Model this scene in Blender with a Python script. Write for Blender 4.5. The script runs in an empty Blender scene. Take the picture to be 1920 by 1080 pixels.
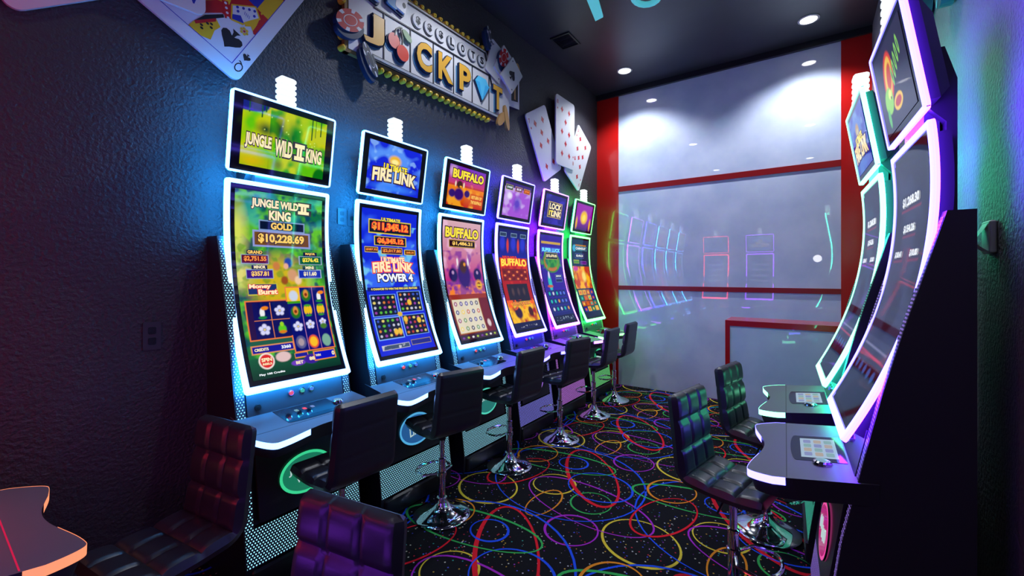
import bpy, bmesh, math, random
import numpy as np
from mathutils import Matrix, Vector
random.seed(7)
SC = bpy.context.scene
COL = SC.collection
PI = math.pi
R = math.radians

# ------------------------------------------------------------------ camera
CAMZ = 1.75
FPX = 798.0
cd = bpy.data.cameras.new('camera')
cam = bpy.data.objects.new('camera', cd)
COL.objects.link(cam)
cam.location = (0, 0, CAMZ)
cam.rotation_euler = (R(90), 0, R(35))
cd.sensor_width = 36
cd.lens = FPX / 1920 * 36
cd.shift_y = -25 / 1920
cd.clip_start = 0.05
SC.camera = cam
SC.view_settings.view_transform = 'Standard'
SC.view_settings.look = 'None'
SC.view_settings.exposure = 0.0
SC.view_settings.gamma = 1.0
SC.cycles.use_denoising = True
SC.cycles.max_bounces = 6
SC.cycles.sample_clamp_indirect = 12.0
SC.cycles.caustics_reflective = False
SC.cycles.caustics_refractive = False
wd = bpy.data.worlds.new('world')
SC.world = wd
wd.use_nodes = True
wd.node_tree.nodes['Background'].inputs[0].default_value = (0.03, 0.04, 0.12, 1)
wd.node_tree.nodes['Background'].inputs[1].default_value = 0.3

ROOM_Z = 4.68
YB = 6.56                                    # back wall
WX0, WX1 = -3.04, -2.875                     # left wall x at y=-1 and at YB
WB = (WX1 - WX0) / (YB + 1)
XR = 0.60                                    # right wall
YREAR = -0.52
def wallx(y): return WX0 + WB * (y + 1)

# ceiling downlights: position, power; the last two continue the grid unseen, added as fill
DOWN = [(-2.18, 5.93, 145), (-0.013, 5.95, 145), (-2.15, 2.97, 84), (0.0, 2.97, 80), (-2.15, 0.1, 9), (0.0, 0.1, 14)]

# ------------------------------------------------------------------ materials
MATS = {}
def nm(name):
    m = bpy.data.materials.new(name); m.use_nodes = True
    return m, m.node_tree.nodes, m.node_tree.links, m.node_tree.nodes['Principled BSDF']
def mat(name, col, rough=0.5, metal=0.0, emit=None, es=1.0, coat=0.0, spec=0.5, cior=1.5, crough=0.03):
    if name in MATS: return MATS[name]
    m, N, L, b = nm(name)
    b.inputs['Base Color'].default_value = (*col, 1)
    b.inputs['Roughness'].default_value = rough
    b.inputs['Metallic'].default_value = metal
    b.inputs['Specular IOR Level'].default_value = spec
    b.inputs['Coat Weight'].default_value = coat
    b.inputs['Coat IOR'].default_value = cior
    b.inputs['Coat Roughness'].default_value = crough
    if emit:
        b.inputs['Emission Color'].default_value = (*emit, 1)
        b.inputs['Emission Strength'].default_value = es
    MATS[name] = m
    return m
def noise_bump(m, scale, strength, dist=0.01, detail=4):
    N, L = m.node_tree.nodes, m.node_tree.links
    tc = N.new('ShaderNodeTexCoord'); n = N.new('ShaderNodeTexNoise'); bp = N.new('ShaderNodeBump')
    n.inputs['Scale'].default_value = scale; n.inputs['Detail'].default_value = detail
    bp.inputs['Strength'].default_value = strength; bp.inputs['Distance'].default_value = dist
    L.new(tc.outputs['Object'], n.inputs['Vector']); L.new(n.outputs['Fac'], bp.inputs['Height'])
    L.new(bp.outputs['Normal'], N['Principled BSDF'].inputs['Normal'])
    return m
def noise_color(m, scale, c1, c2, detail=3, lo=0.35, hi=0.65):
    N, L = m.node_tree.nodes, m.node_tree.links
    tc = N.new('ShaderNodeTexCoord'); n = N.new('ShaderNodeTexNoise'); cr = N.new('ShaderNodeValToRGB')
    n.inputs['Scale'].default_value = scale; n.inputs['Detail'].default_value = detail
    cr.color_ramp.elements[0].position = lo; cr.color_ramp.elements[0].color = (*c1, 1)
    cr.color_ramp.elements[1].position = hi; cr.color_ramp.elements[1].color = (*c2, 1)
    L.new(tc.outputs['Object'], n.inputs['Vector']); L.new(n.outputs['Fac'], cr.inputs['Fac'])
    L.new(cr.outputs['Color'], N['Principled BSDF'].inputs['Base Color'])
    return m

M_WALL = noise_bump(mat('textured charcoal paint', (0.040, 0.039, 0.048), 0.5), 55, 0.9, 0.012)
M_WALLR = noise_bump(mat('textured grey paint', (0.17, 0.17, 0.185), 0.55), 55, 0.8, 0.012)
M_CEIL = noise_color(mat('dark ceiling paint', (0.03, 0.03, 0.04), 0.38), 1.2, (0.022, 0.022, 0.03), (0.036, 0.036, 0.045))
M_RED = mat('red lacquer', (0.55, 0.008, 0.006), 0.25, coat=0.4)
M_REDTRIM = mat('dark red trim', (0.30, 0.006, 0.008), 0.35)
M_PANEL = noise_color(mat('mottled white glass panel', (0.6, 0.6, 0.7), 0.6, coat=1.0, cior=1.75, crough=0.0), 2.4, (0.58, 0.66, 0.84), (0.74, 0.80, 0.94), 9)
M_BLACK = mat('black paint', (0.012, 0.012, 0.015), 0.35)
M_BODY = mat('charcoal cabinet metal', (0.055, 0.058, 0.07), 0.34, 0.0, spec=0.5)
M_DARKBODY = mat('black cabinet metal', (0.02, 0.02, 0.026), 0.4)
M_BEZEL = mat('gloss black bezel', (0.01, 0.012, 0.02), 0.06)
M_DESK = mat('grey desk laminate', (0.12, 0.12, 0.135), 0.42)
M_GROOVE = mat('desk groove', (0.02, 0.02, 0.02), 0.5)
M_LEATHER = mat('black leather', (0.017, 0.017, 0.022), 0.34, spec=0.7)
noise_bump(M_LEATHER, 220, 0.12, 0.002, 2)
M_CHROME = mat('chrome', (0.82, 0.82, 0.85), 0.07, 1.0)
M_WHITE = mat('white print', (0.72, 0.71, 0.74), 0.45)
M_CARDEDGE = mat('card edge', (0.55, 0.55, 0.6), 0.6)
M_INK = mat('black ink', (0.01, 0.012, 0.02), 0.5)
M_REDINK = mat('red ink', (0.55, 0.01, 0.02), 0.5)
M_BLUEINK = mat('blue ink', (0.02, 0.03, 0.4), 0.5)
M_YELINK = mat('yellow ink', (0.8, 0.5, 0.02), 0.5)
M_GOLD = mat('gold lettering', (0.80, 0.42, 0.05), 0.4)
M_SKY = mat('blue shadow print', (0.10, 0.30, 0.55), 0.5)
M_DEEP = mat('navy print', (0.01, 0.03, 0.09), 0.5)
M_CHERRY = mat('cherry red', (0.80, 0.06, 0.03), 0.4)
M_CHERRY2 = mat('cherry pink', (0.85, 0.20, 0.16), 0.4)
M_LEAF = mat('leaf green', (0.28, 0.40, 0.22), 0.5)
M_STEM = mat('stem grey', (0.20, 0.20, 0.16), 0.5)
M_GEM = mat('gem blue', (0.06, 0.45, 0.80), 0.3)
M_GEM2 = mat('gem pale blue', (0.12, 0.60, 0.90), 0.3)
M_BULB = mat('yellow bulb', (0.85, 0.55, 0.04), 0.35)
M_BROWN = mat('brown board edge', (0.28, 0.16, 0.05), 0.5)
M_SILVER = mat('silver print', (0.45, 0.46, 0.5), 0.4)
M_TAN = mat('tan print', (0.60, 0.33, 0.12), 0.5)
M_CHIPGREY = mat('grey chip print', (0.06, 0.07, 0.09), 0.4)
M_PLATE = mat('wall plate plastic', (0.05, 0.05, 0.06), 0.4)
M_PLATEW = mat('pale wall plate plastic', (0.6, 0.6, 0.62), 0.4)
M_TEAL = mat('turquoise acrylic', (0.08, 0.5, 0.55), 0.3, emit=(0.10, 0.55, 0.6), es=0.6)

# machine light colours: (front frame, coloured light, name)
def led(name, front, colour, s):
    return dict(front=mat(name + ' light frame', (0.5, 0.5, 0.5), 0.4, emit=front, es=1.0),
                side=mat(name + ' edge light', (0.1, 0.1, 0.1), 0.4, emit=colour, es=s),
                col=colour, name=name)
LED = {
    'cyan': led('cyan', (0.84, 1.9, 5.0), (0.020, 0.34, 1.0), 50),
    'blue': led('blue', (0.85, 0.80, 8.0), (0.03, 0.014, 1.0), 64),
    'violet': led('violet', (3.0, 0.80, 7.0), (0.22, 0.014, 1.0), 64),
    'green': led('green', (0.66, 4.5, 0.70), (0.015, 0.80, 0.08), 40),
    'purple': led('purple', (0.92, 0.85, 8.0), (0.13, 0.016, 1.0), 50),
    'teal': led('teal', (0.80, 4.2, 2.2), (0.018, 0.80, 0.42), 50),
    'red': led('red', (9.0, 0.30, 0.50), (1.0, 0.012, 0.06), 26),
    'rear purple': led('rear purple', (3.2, 0.40, 11.0), (0.30, 0.012, 1.0), 26),
}
def dots_mat(colour, name, bg):
    """hexagonal grid of lit holes, laid out in UV (metres)"""
    m, N, L, b = nm('perforated light ' + name)
    uv = N.new('ShaderNodeUVMap')
    def grid(ox, oy):
        mp = N.new('ShaderNodeMapping'); mp.inputs['Location'].default_value = (ox, oy, 0)
        mp.inputs['Scale'].default_value = (1 / 0.0165, 1 / 0.0286, 1)
        L.new(uv.outputs['UV'], mp.inputs['Vector'])
        fr = N.new('ShaderNodeVectorMath'); fr.operation = 'FRACTION'; L.new(mp.outputs[0], fr.inputs[0])
        sb = N.new('ShaderNodeVectorMath'); sb.operation = 'SUBTRACT'; L.new(fr.outputs[0], sb.inputs[0]); sb.inputs[1].default_value = (0.5, 0.5, 0)
        ml = N.new('ShaderNodeVectorMath'); ml.operation = 'MULTIPLY'; L.new(sb.outputs[0], ml.inputs[0]); ml.inputs[1].default_value = (0.0165, 0.0286, 0)
        ln = N.new('ShaderNodeVectorMath'); ln.operation = 'LENGTH'; L.new(ml.outputs[0], ln.inputs[0])
        return ln.outputs['Value']
    mn = N.new('ShaderNodeMath'); mn.operation = 'MINIMUM'
    L.new(grid(10, 10), mn.inputs[0]); L.new(grid(10.5, 10.5), mn.inputs[1])
    lt = N.new('ShaderNodeMath'); lt.operation = 'LESS_THAN'; lt.inputs[1].default_value = 0.0041
    L.new(mn.outputs[0], lt.inputs[0])
    ms = N.new('ShaderNodeMath'); ms.operation = 'MULTIPLY'; ms.inputs[1].default_value = 0.85
    L.new(lt.outputs[0], ms.inputs[0])
    b.inputs['Base Color'].default_value = (*bg, 1)
    b.inputs['Roughness'].default_value = 0.4
    b.inputs['Emission Color'].default_value = (*colour, 1)
    L.new(ms.outputs[0], b.inputs['Emission Strength'])
    return m
DOTS = {
    'cyan': dots_mat((0.45, 1.1, 1.3), 'cyan', (0.03, 0.05, 0.08)),
    'blue': dots_mat((0.42, 0.40, 1.5), 'blue', (0.03, 0.03, 0.1)),
    'violet': dots_mat((1.0, 0.35, 1.4), 'violet', (0.06, 0.02, 0.08)),
    'green': dots_mat((0.35, 1.5, 0.45), 'green', (0.02, 0.08, 0.03)),
    'purple': dots_mat((0.50, 0.28, 1.2), 'purple', (0.03, 0.02, 0.1)),
    'teal': dots_mat((0.1, 1.1, 0.7), 'teal', (0.02, 0.07, 0.06)),
    'rear purple': dots_mat((0.50, 0.28, 1.2), 'rear purple', (0.03, 0.02, 0.1)),
    'red': dots_mat((1.3, 0.2, 0.2), 'red', (0.08, 0.02, 0.02)),
}
def flat(name, c, s=1.0, rough=0.1):          # a lit area of a screen or lamp
    return mat('lit ' + name, (0.02, 0.02, 0.02), rough, emit=c, es=s)
T_GOLD = flat('gold', (1.0, 0.62, 0.12)); T_CREAM = flat('cream', (1.0, 0.85, 0.5)); T_DARK = flat('dark', (0.03, 0.008, 0.03))
T_RED = flat('red', (0.9, 0.04, 0.02)); T_WHITE = flat('white', (0.9, 0.95, 1.0)); T_ORANGE = flat('orange', (1.0, 0.30, 0.03))
T_YEL = flat('yellow', (1.0, 0.8, 0.05)); T_PURPLE = flat('purple', (0.25, 0.06, 0.45)); T_CYAN = flat('cyan', (0.2, 0.9, 1.0))
T_LIME = flat('lime', (0.3, 0.85, 0.1)); T_BLUE = flat('blue', (0.03, 0.06, 0.8)); T_PALE = flat('pale blue', (0.45, 0.62, 0.75), 0.7)
M_TOWER = mat('tower lamp', (0.7, 0.7, 0.7), 0.4, emit=(0.85, 0.93, 0.92), es=1.0)
M_DOWN = mat('downlight lens', (1, 1, 1), 0.4, emit=(1, 0.98, 0.95), es=14)

def paint_mat(name, strength=1.0):
    """a display: the picture is the colour attribute of its own mesh"""
    m, N, L, b = nm(name)
    a = N.new('ShaderNodeAttribute'); a.attribute_name = 'paint'
    b.inputs['Base Color'].default_value = (0.005, 0.005, 0.008, 1); b.inputs['Roughness'].default_value = 0.04
    L.new(a.outputs['Color'], b.inputs['Emission Color']); b.inputs['Emission Strength'].default_value = strength
    return m
M_DISP = paint_mat('lit display picture', 1.0)
M_DISPDIM = paint_mat('dim display picture', 0.5)

# ------------------------------------------------------------------ mesh helpers
class MB:
    def __init__(s): s.v = []; s.f = []; s.m = []; s.uv = []
    def quad_grid(s, P, m=0, close_u=False, uvs=None):
        """P[i][j] -> points"""
        b = len(s.v); ni = len(P); nj = len(P[0])
        for r_ in P:
            for p in r_: s.v.append(tuple(p))
        for i in range(ni - 1):
            for j in range(nj if close_u else nj - 1):
                j2 = (j + 1) % nj
                s.f.append((b + i * nj + j, b + i * nj + j2, b + (i + 1) * nj + j2, b + (i + 1) * nj + j)); s.m.append(m)
                s.uv.append(None if uvs is None else [uvs[i][j], uvs[i][j2], uvs[i + 1][j2], uvs[i + 1][j]])
        return s
    def poly(s, pts, m=0, uv=None):
        b = len(s.v); s.v += [tuple(p) for p in pts]; s.f.append(tuple(range(b, b + len(pts)))); s.m.append(m); s.uv.append(uv); return s
    def prism(s, top, bot, m=0, mside=None):
        """two matching loops of points -> closed solid"""
        n = len(top); ms = m if mside is None else mside
        b = len(s.v); s.v += [tuple(p) for p in top] + [tuple(p) for p in bot]
        s.f.append(tuple(range(b, b + n))); s.m.append(m); s.uv.append(None)
        s.f.append(tuple(range(b + 2 * n - 1, b + n - 1, -1))); s.m.append(m); s.uv.append(None)
        for i in range(n):
            j = (i + 1) % n
            s.f.append((b + i, b + n + i, b + n + j, b + j)); s.m.append(ms); s.uv.append(None)
        return s
    def box(s, x0, x1, y0, y1, z0, z1, m=0):
        return s.prism([(x0, y0, z1), (x1, y0, z1), (x1, y1, z1), (x0, y1, z1)], [(x0, y0, z0), (x1, y0, z0), (x1, y1, z0), (x0, y1, z0)], m)
    def rbox(s, x0, x1, y0, y1, z0, z1, r=0.01, m=0, n=3):
        """box with vertical edges rounded and a chamfer at top and bottom"""
        def loop(i, z):
            o = []
            for cx, cy, a0 in ((x1 - r, y1 - r, 0), (x0 + r, y1 - r, 90), (x0 + r, y0 + r, 180), (x1 - r, y0 + r, 270)):
                for k in range(n + 1):
                    a = R(a0 + 90 * k / n); o.append((cx + (r - i) * math.cos(a), cy + (r - i) * math.sin(a), z))
            return o
        L = [loop(r * 0.6, z0), loop(0, z0 + r * 0.6), loop(0, z1 - r * 0.6), loop(r * 0.6, z1)]
        s.quad_grid(L, m, close_u=True); s.poly(L[-1], m); s.poly(L[0][::-1], m); return s
    def tube(s, pts, r, n=10, m=0, cap=True, closed=False):
        pts = [Vector(p) for p in pts]; rings = []
        for i, p in enumerate(pts):
            if closed: t = pts[(i + 1) % len(pts)] - pts[i - 1]
            else: t = (pts[min(i + 1, len(pts) - 1)] - pts[max(i - 1, 0)])
            t.normalize(); up = Vector((0, 0, 1)) if abs(t.z) < 0.9 else Vector((1, 0, 0))
            a = t.cross(up).normalized(); b = a.cross(t)
            rr = r[i] if isinstance(r, (list, tuple)) else r
            rings.append([p + a * math.cos(2 * PI * k / n) * rr + b * math.sin(2 * PI * k / n) * rr for k in range(n)])
        if closed: rings.append(rings[0])
        s.quad_grid(rings, m, close_u=True)
        if cap and not closed: s.poly(rings[0][::-1], m); s.poly(rings[-1], m)
        return s
    def lathe(s, prof, c=(0, 0, 0), n=32, m=0):
        s.quad_grid([[(c[0] + r * math.cos(2 * PI * k / n), c[1] + r * math.sin(2 * PI * k / n), c[2] + z) for k in range(n)] for r, z in prof], m, close_u=True)
        return s
    def build(s, name, mats, parent=None, smooth=False, fix=True):
        me = bpy.data.meshes.new(name); me.from_pydata(s.v, [], s.f)
        if not isinstance(mats, (list, tuple)): mats = [mats]
        for x in mats: me.materials.append(x)
        me.polygons.foreach_set('material_index', s.m)
        if any(u is not None for u in s.uv):
            ul = me.uv_layers.new(name='UVMap')
            for p, u in zip(me.polygons, s.uv):
                if u is not None:
                    for k, li in enumerate(p.loop_indices): ul.data[li].uv = u[k]
        if smooth: me.polygons.foreach_set('use_smooth', [True] * len(me.polygons))
        me.update()
        if fix:
            bm = bmesh.new(); bm.from_mesh(me); bmesh.ops.remove_doubles(bm, verts=bm.verts, dist=1e-5)
            bmesh.ops.recalc_face_normals(bm, faces=bm.faces); bm.to_mesh(me); bm.free()
        if smooth:
            try: me.set_sharp_from_angle(angle=R(38))
            except Exception: pass
        o = bpy.data.objects.new(name, me); COL.objects.link(o)
        if parent is not None: o.parent = parent
        return o
def tag(o, label=None, cat=None, group=None, kind=None):
    if label: o['label'] = label
    if cat: o['category'] = cat
    if group: o['group'] = group
    if kind: o['kind'] = kind
    return o
def empty(name, loc=(0, 0, 0), rz=0, mtx=None):
    o = bpy.data.objects.new(name, None); COL.objects.link(o); o.empty_display_size = 0.1
    if mtx is not None: o.matrix_world = mtx
    else: o.location = loc; o.rotation_euler = (0, 0, rz)
    return o
def copy_tree(o, parent=None):
    c = o.copy(); COL.objects.link(c)
    if parent is not None: c.parent = parent
    for ch in [x for x in KIDS.get(o.name, [])]:
        copy_tree(ch, c)
    return c
KIDS = {}
def index_kids():
    KIDS.clear()
    for o in bpy.data.objects:
        if o.parent: KIDS.setdefault(o.parent.name, []).append(o)

# text as 2-D triangles from the built-in font, cached
_TX = {}
def text2d(s, bold=0.0, res=3):
    k = (s, bold, res)
    if k in _TX: return _TX[k]
    c = bpy.data.curves.new('lettering', 'FONT'); c.body = s; c.size = 1; c.offset = bold; c.resolution_u = res
    o = bpy.data.objects.new('lettering', c); COL.objects.link(o)
    dg = bpy.context.evaluated_depsgraph_get(); me = bpy.data.meshes.new_from_object(o.evaluated_get(dg))
    v = np.array([(p.co.x, p.co.y) for p in me.vertices]); f = [tuple(p.vertices) for p in me.polygons]
    bpy.data.objects.remove(o); bpy.data.curves.remove(c); bpy.data.meshes.remove(me)
    _TX[k] = (v, f); return _TX[k]
def put_text(mb, s, fn, cx, cy, w, h, m=0, bold=0.02, off=0.0, arc=0.0, italic=0.0, ref=None, flip=False):
    """lay string s in a box of width w and height h centred on (cx,cy); fn(x,y,off)->3-D point"""
    v, f = text2d(s, bold); v0, _ = text2d(ref or s, 0.0)
    lo, hi = v0.min(0), v0.max(0); n = (v - (lo + hi) / 2) / (hi - lo)
    b = len(mb.v)
    for x, y in n:
        if flip: x, y = -x, -y
        yy = cy + y * h + arc * (1 - (2 * x) ** 2)
        mb.v.append(tuple(fn(cx + x * w + italic * y * h, yy, off)))
    for q in f: mb.f.append(tuple(b + i for i in q)); mb.m.append(m); mb.uv.append(None)
def disc(mb, fn, cx, cy, rx, ry, off=0.0, m=0, n=28, rot=0.0):
    a = [2 * PI * k / n for k in range(n)]; c, s = math.cos(rot), math.sin(rot)
    mb.poly([fn(cx + rx * math.cos(t) * c - ry * math.sin(t) * s, cy + rx * math.cos(t) * s + ry * math.sin(t) * c, off) for t in a], m)
def slab(mb, fn, pts, o0, o1, m=0, ms=None):
    mb.prism([fn(x, y, o1) for x, y in pts], [fn(x, y, o0) for x, y in pts], m, ms)
def ell(cx, cy, rx, ry, n=28, rot=0.0, a0=0, a1=360):
    o = []; c, s = math.cos(rot), math.sin(rot); full = abs(a1 - a0) >= 360
    for k in range(n if full else n + 1):
        t = R(a0 + (a1 - a0) * k / n); o.append((cx + rx * math.cos(t) * c - ry * math.sin(t) * s, cy + rx * math.cos(t) * s + ry * math.sin(t) * c))
    return o
def rrect(cx, cy, w, h, r, n=5, rot=0.0):
    o = []; c, s = math.cos(rot), math.sin(rot)
    for sx, sy, a0 in ((1, 1, 0), (-1, 1, 90), (-1, -1, 180), (1, -1, 270)):
        for k in range(n + 1):
            a = R(a0 + 90 * k / n); x = sx * (w / 2 - r) + r * math.cos(a); y = sy * (h / 2 - r) + r * math.sin(a)
            o.append((cx + x * c - y * s, cy + x * s + y * c))
    return o

# ------------------------------------------------------------------ setting
def struct(o): o['kind'] = 'structure'; return o
mb = MB(); mb.box(WX0 - 0.3, XR + 0.3, YREAR - 0.2, YB + 0.2, -0.1, 0.0)

# carpet: printed ellipses, one 1.27 m repeat, laid from the motif seen in front of the camera
def floor_pt(px, py):
    u = (px - 960) / FPX; v = (515 - py) / FPX
    f = (-math.sin(R(35)), math.cos(R(35))); r_ = (f[1], -f[0])
    t = -CAMZ / v
    return ((f[0] + u * r_[0]) * t, (f[1] + u * r_[1]) * t)
MOTIF = [  # colour, cx, cy, a, b, rot (degrees), stroke
    (3, 1203, 1020.3, 77, 41, 19, .020), (3, 1039.7, 907.9, 39.5, 18.5, 3, .016), (2, 1019.5, 943, 38, 18, -27, .014),
    (4, 1109, 951, 125, 37, 21.5, .015), (4, 1071.3, 994.9, 50, 28.5, 5, .018), (5, 1108.4, 944.1, 38.7, 19.8, 5, .014),
    (1, 1200.7, 811.9, 49.6, 22, 32.5, .030), (6, 917.6, 994.9, 35.6, 20.5, 2, .018), (6, 1125.9, 915, 61, 26, 10, .017),
    (6, 1070, 908, 142, 68, 8, .016), (5, 889.7, 991.4, 131, 33, 14.5, .020), (2, 1260.3, 922.1, 46, 21, 8, .018),
    (1, 1244.4, 971, 64, 34, -12, .017)]
TILE = 1.266
rings = []
for c, cx, cy, a, b, rot, w in MOTIF:
    loop = []
    for k in range(44):
        t = 2 * PI * k / 44; x = a * math.cos(t); y = b * math.sin(t); cr, sr = math.cos(R(rot)), math.sin(R(rot))
        loop.append(Vector(floor_pt(cx + x * cr - y * sr, cy + x * sr + y * cr)))
    rings.append((c, loop, w))
layer = 0
for i in range(-4, 4):
    for j in range(-4, 4):
        for q, (c, loop, w) in enumerate(rings):
            P = [p + Vector((i * TILE, j * TILE)) for p in loop]; cen = sum(P, Vector((0, 0))) / len(P)
            if not (-3.3 < cen.x < 1.2 and -0.6 < cen.y < 7.2): continue
            n = len(P); z = 0.0006 + 0.00012 * q; I = []; O = []
            for k in range(n):
                t = (P[(k + 1) % n] - P[k - 1]).normalized(); nr = Vector((t.y, -t.x)); ww = w * (0.80 + 0.26 * math.sin(2 * PI * k / n + q))
                I.append(P[k] - nr * ww / 2); O.append(P[k] + nr * ww / 2)
            ok = lambda p: wallx(p.y) < p.x < XR and YREAR < p.y < YB
            for k in range(n):
                k2 = (k + 1) % n
                if ok(I[k]) and ok(O[k2]):
                    mb.poly([(I[k].x, I[k].y, z), (I[k2].x, I[k2].y, z), (O[k2].x, O[k2].y, z), (O[k].x, O[k].y, z)], c)
M_CARPET, N, L, b_ = nm('black speckled carpet')
tc = N.new('ShaderNodeTexCoord'); vo = N.new('ShaderNodeTexVoronoi'); vo.inputs['Scale'].default_value = 37
L.new(tc.outputs['Object'], vo.inputs['Vector'])
lt = N.new('ShaderNodeMath'); lt.operation = 'LESS_THAN'; lt.inputs[1].default_value = 0.20; L.new(vo.outputs['Distance'], lt.inputs[0])
sp = N.new('ShaderNodeSeparateColor'); L.new(vo.outputs['Color'], sp.inputs[0])
cr = N.new('ShaderNodeValToRGB'); cr.color_ramp.interpolation = 'CONSTANT'
ramp = [(0, (0.01, 0.01, 0.012)), (.30, (.55, .03, .05)), (.42, (.08, .1, .6)), (.54, (.65, .6, .45)), (.66, (.05, .35, .3)), (.76, (.6, .35, .05)), (.86, (.3, .05, .4)), (.93, (.6, .6, .6))]
while len(cr.color_ramp.elements) < len(ramp): cr.color_ramp.elements.new(0.5)
for e, (p, c) in zip(cr.color_ramp.elements, ramp): e.position = p; e.color = (*c, 1)
L.new(sp.outputs[0], cr.inputs['Fac'])
mx = N.new('ShaderNodeMix'); mx.data_type = 'RGBA'; L.new(lt.outputs[0], mx.inputs['Factor'])
mx.inputs['A'].default_value = (0.006, 0.006, 0.008, 1); L.new(cr.outputs['Color'], mx.inputs['B']); L.new(mx.outputs['Result'], b_.inputs['Base Color'])
b_.inputs['Roughness'].default_value = 0.9; b_.inputs['Specular IOR Level'].default_value = 0.15
cp = [M_CARPET] + [mat('carpet ring ' + n_, c_, 0.85, spec=0.1) for n_, c_ in (('red', (.85, .015, .03)), ('orange', (.9, .30, .02)), ('yellow', (.85, .65, .05)), ('purple', (.45, .03, .55)), ('green', (.05, .50, .10)), ('blue', (.02, .10, .85)))]
struct(mb.build('floor', cp, fix=False))

struct(MB().box(WX0 - 0.3, XR + 0.3, YREAR - 0.2, YB + 0.2, ROOM_Z, ROOM_Z + 0.1).build('ceiling', M_CEIL))
mb = MB(); mb.prism([(wallx(YREAR), YREAR, ROOM_Z), (wallx(YB), YB, ROOM_Z), (wallx(YB) - .2, YB, ROOM_Z), (wallx(YREAR) - .2, YREAR, ROOM_Z)],
                    [(wallx(YREAR), YREAR, 0), (wallx(YB), YB, 0), (wallx(YB) - .2, YB, 0), (wallx(YREAR) - .2, YREAR, 0)])
struct(mb.build('wall_left', M_WALL))
struct(MB().box(XR, XR + 0.2, YREAR, YB, 0, ROOM_Z).build('wall_right', M_WALLR))
struct(MB().box(WX0 - 0.1, XR + 0.1, YREAR - 0.15, YREAR, 0, ROOM_Z).build('wall_rear', M_WALL))
XL, XWR = -2.51, 0.31
struct(MB().box(XL - .01, XWR + .01, YB, YB + 0.15, 0, 4.63).build('wall_back', M_PANEL))
struct(MB().box(wallx(YB) - .01, XL, YB - 0.012, YB + 0.15, 0, 4.63).build('trim_1', M_RED))
struct(MB().box(XWR, XR, YB - 0.012, YB + 0.15, 0, 4.63).build('trim_2', M_RED))
struct(MB().box(XL, XWR, YB - 0.016, YB + 0.02, 3.073, 3.153).build('trim_3', M_REDTRIM))
struct(MB().box(XL, XWR, YB - 0.016, YB + 0.02, 1.511, 1.577).build('trim_4', M_REDTRIM))
struct(MB().box(wallx(YB) - .01, XR, YB - 0.05, YB + 0.15, 4.60, ROOM_Z).build('trim_5', M_BLACK))

# counter with a red frame in front of the back wall
t = empty('counter', (-0.76, 5.15, 0))
tag(t, 'white panelled counter edged in red, standing before the mottled white back wall', 'counter')
MB().box(0.03, 1.30, 0.012, 0.45, 0.0, 1.20).build('front_panel', M_PANEL, t)
mb = MB(); mb.box(0, 0.045, 0, 0.45, 0, 1.254); mb.box(0.045, 1.34, 0, 0.03, 1.195, 1.254)
mb.build('frame', M_RED, t)
MB().box(0.045, 1.34, 0.03, 0.45, 1.21, 1.254).build('counter_top', M_RED, t)

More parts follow.
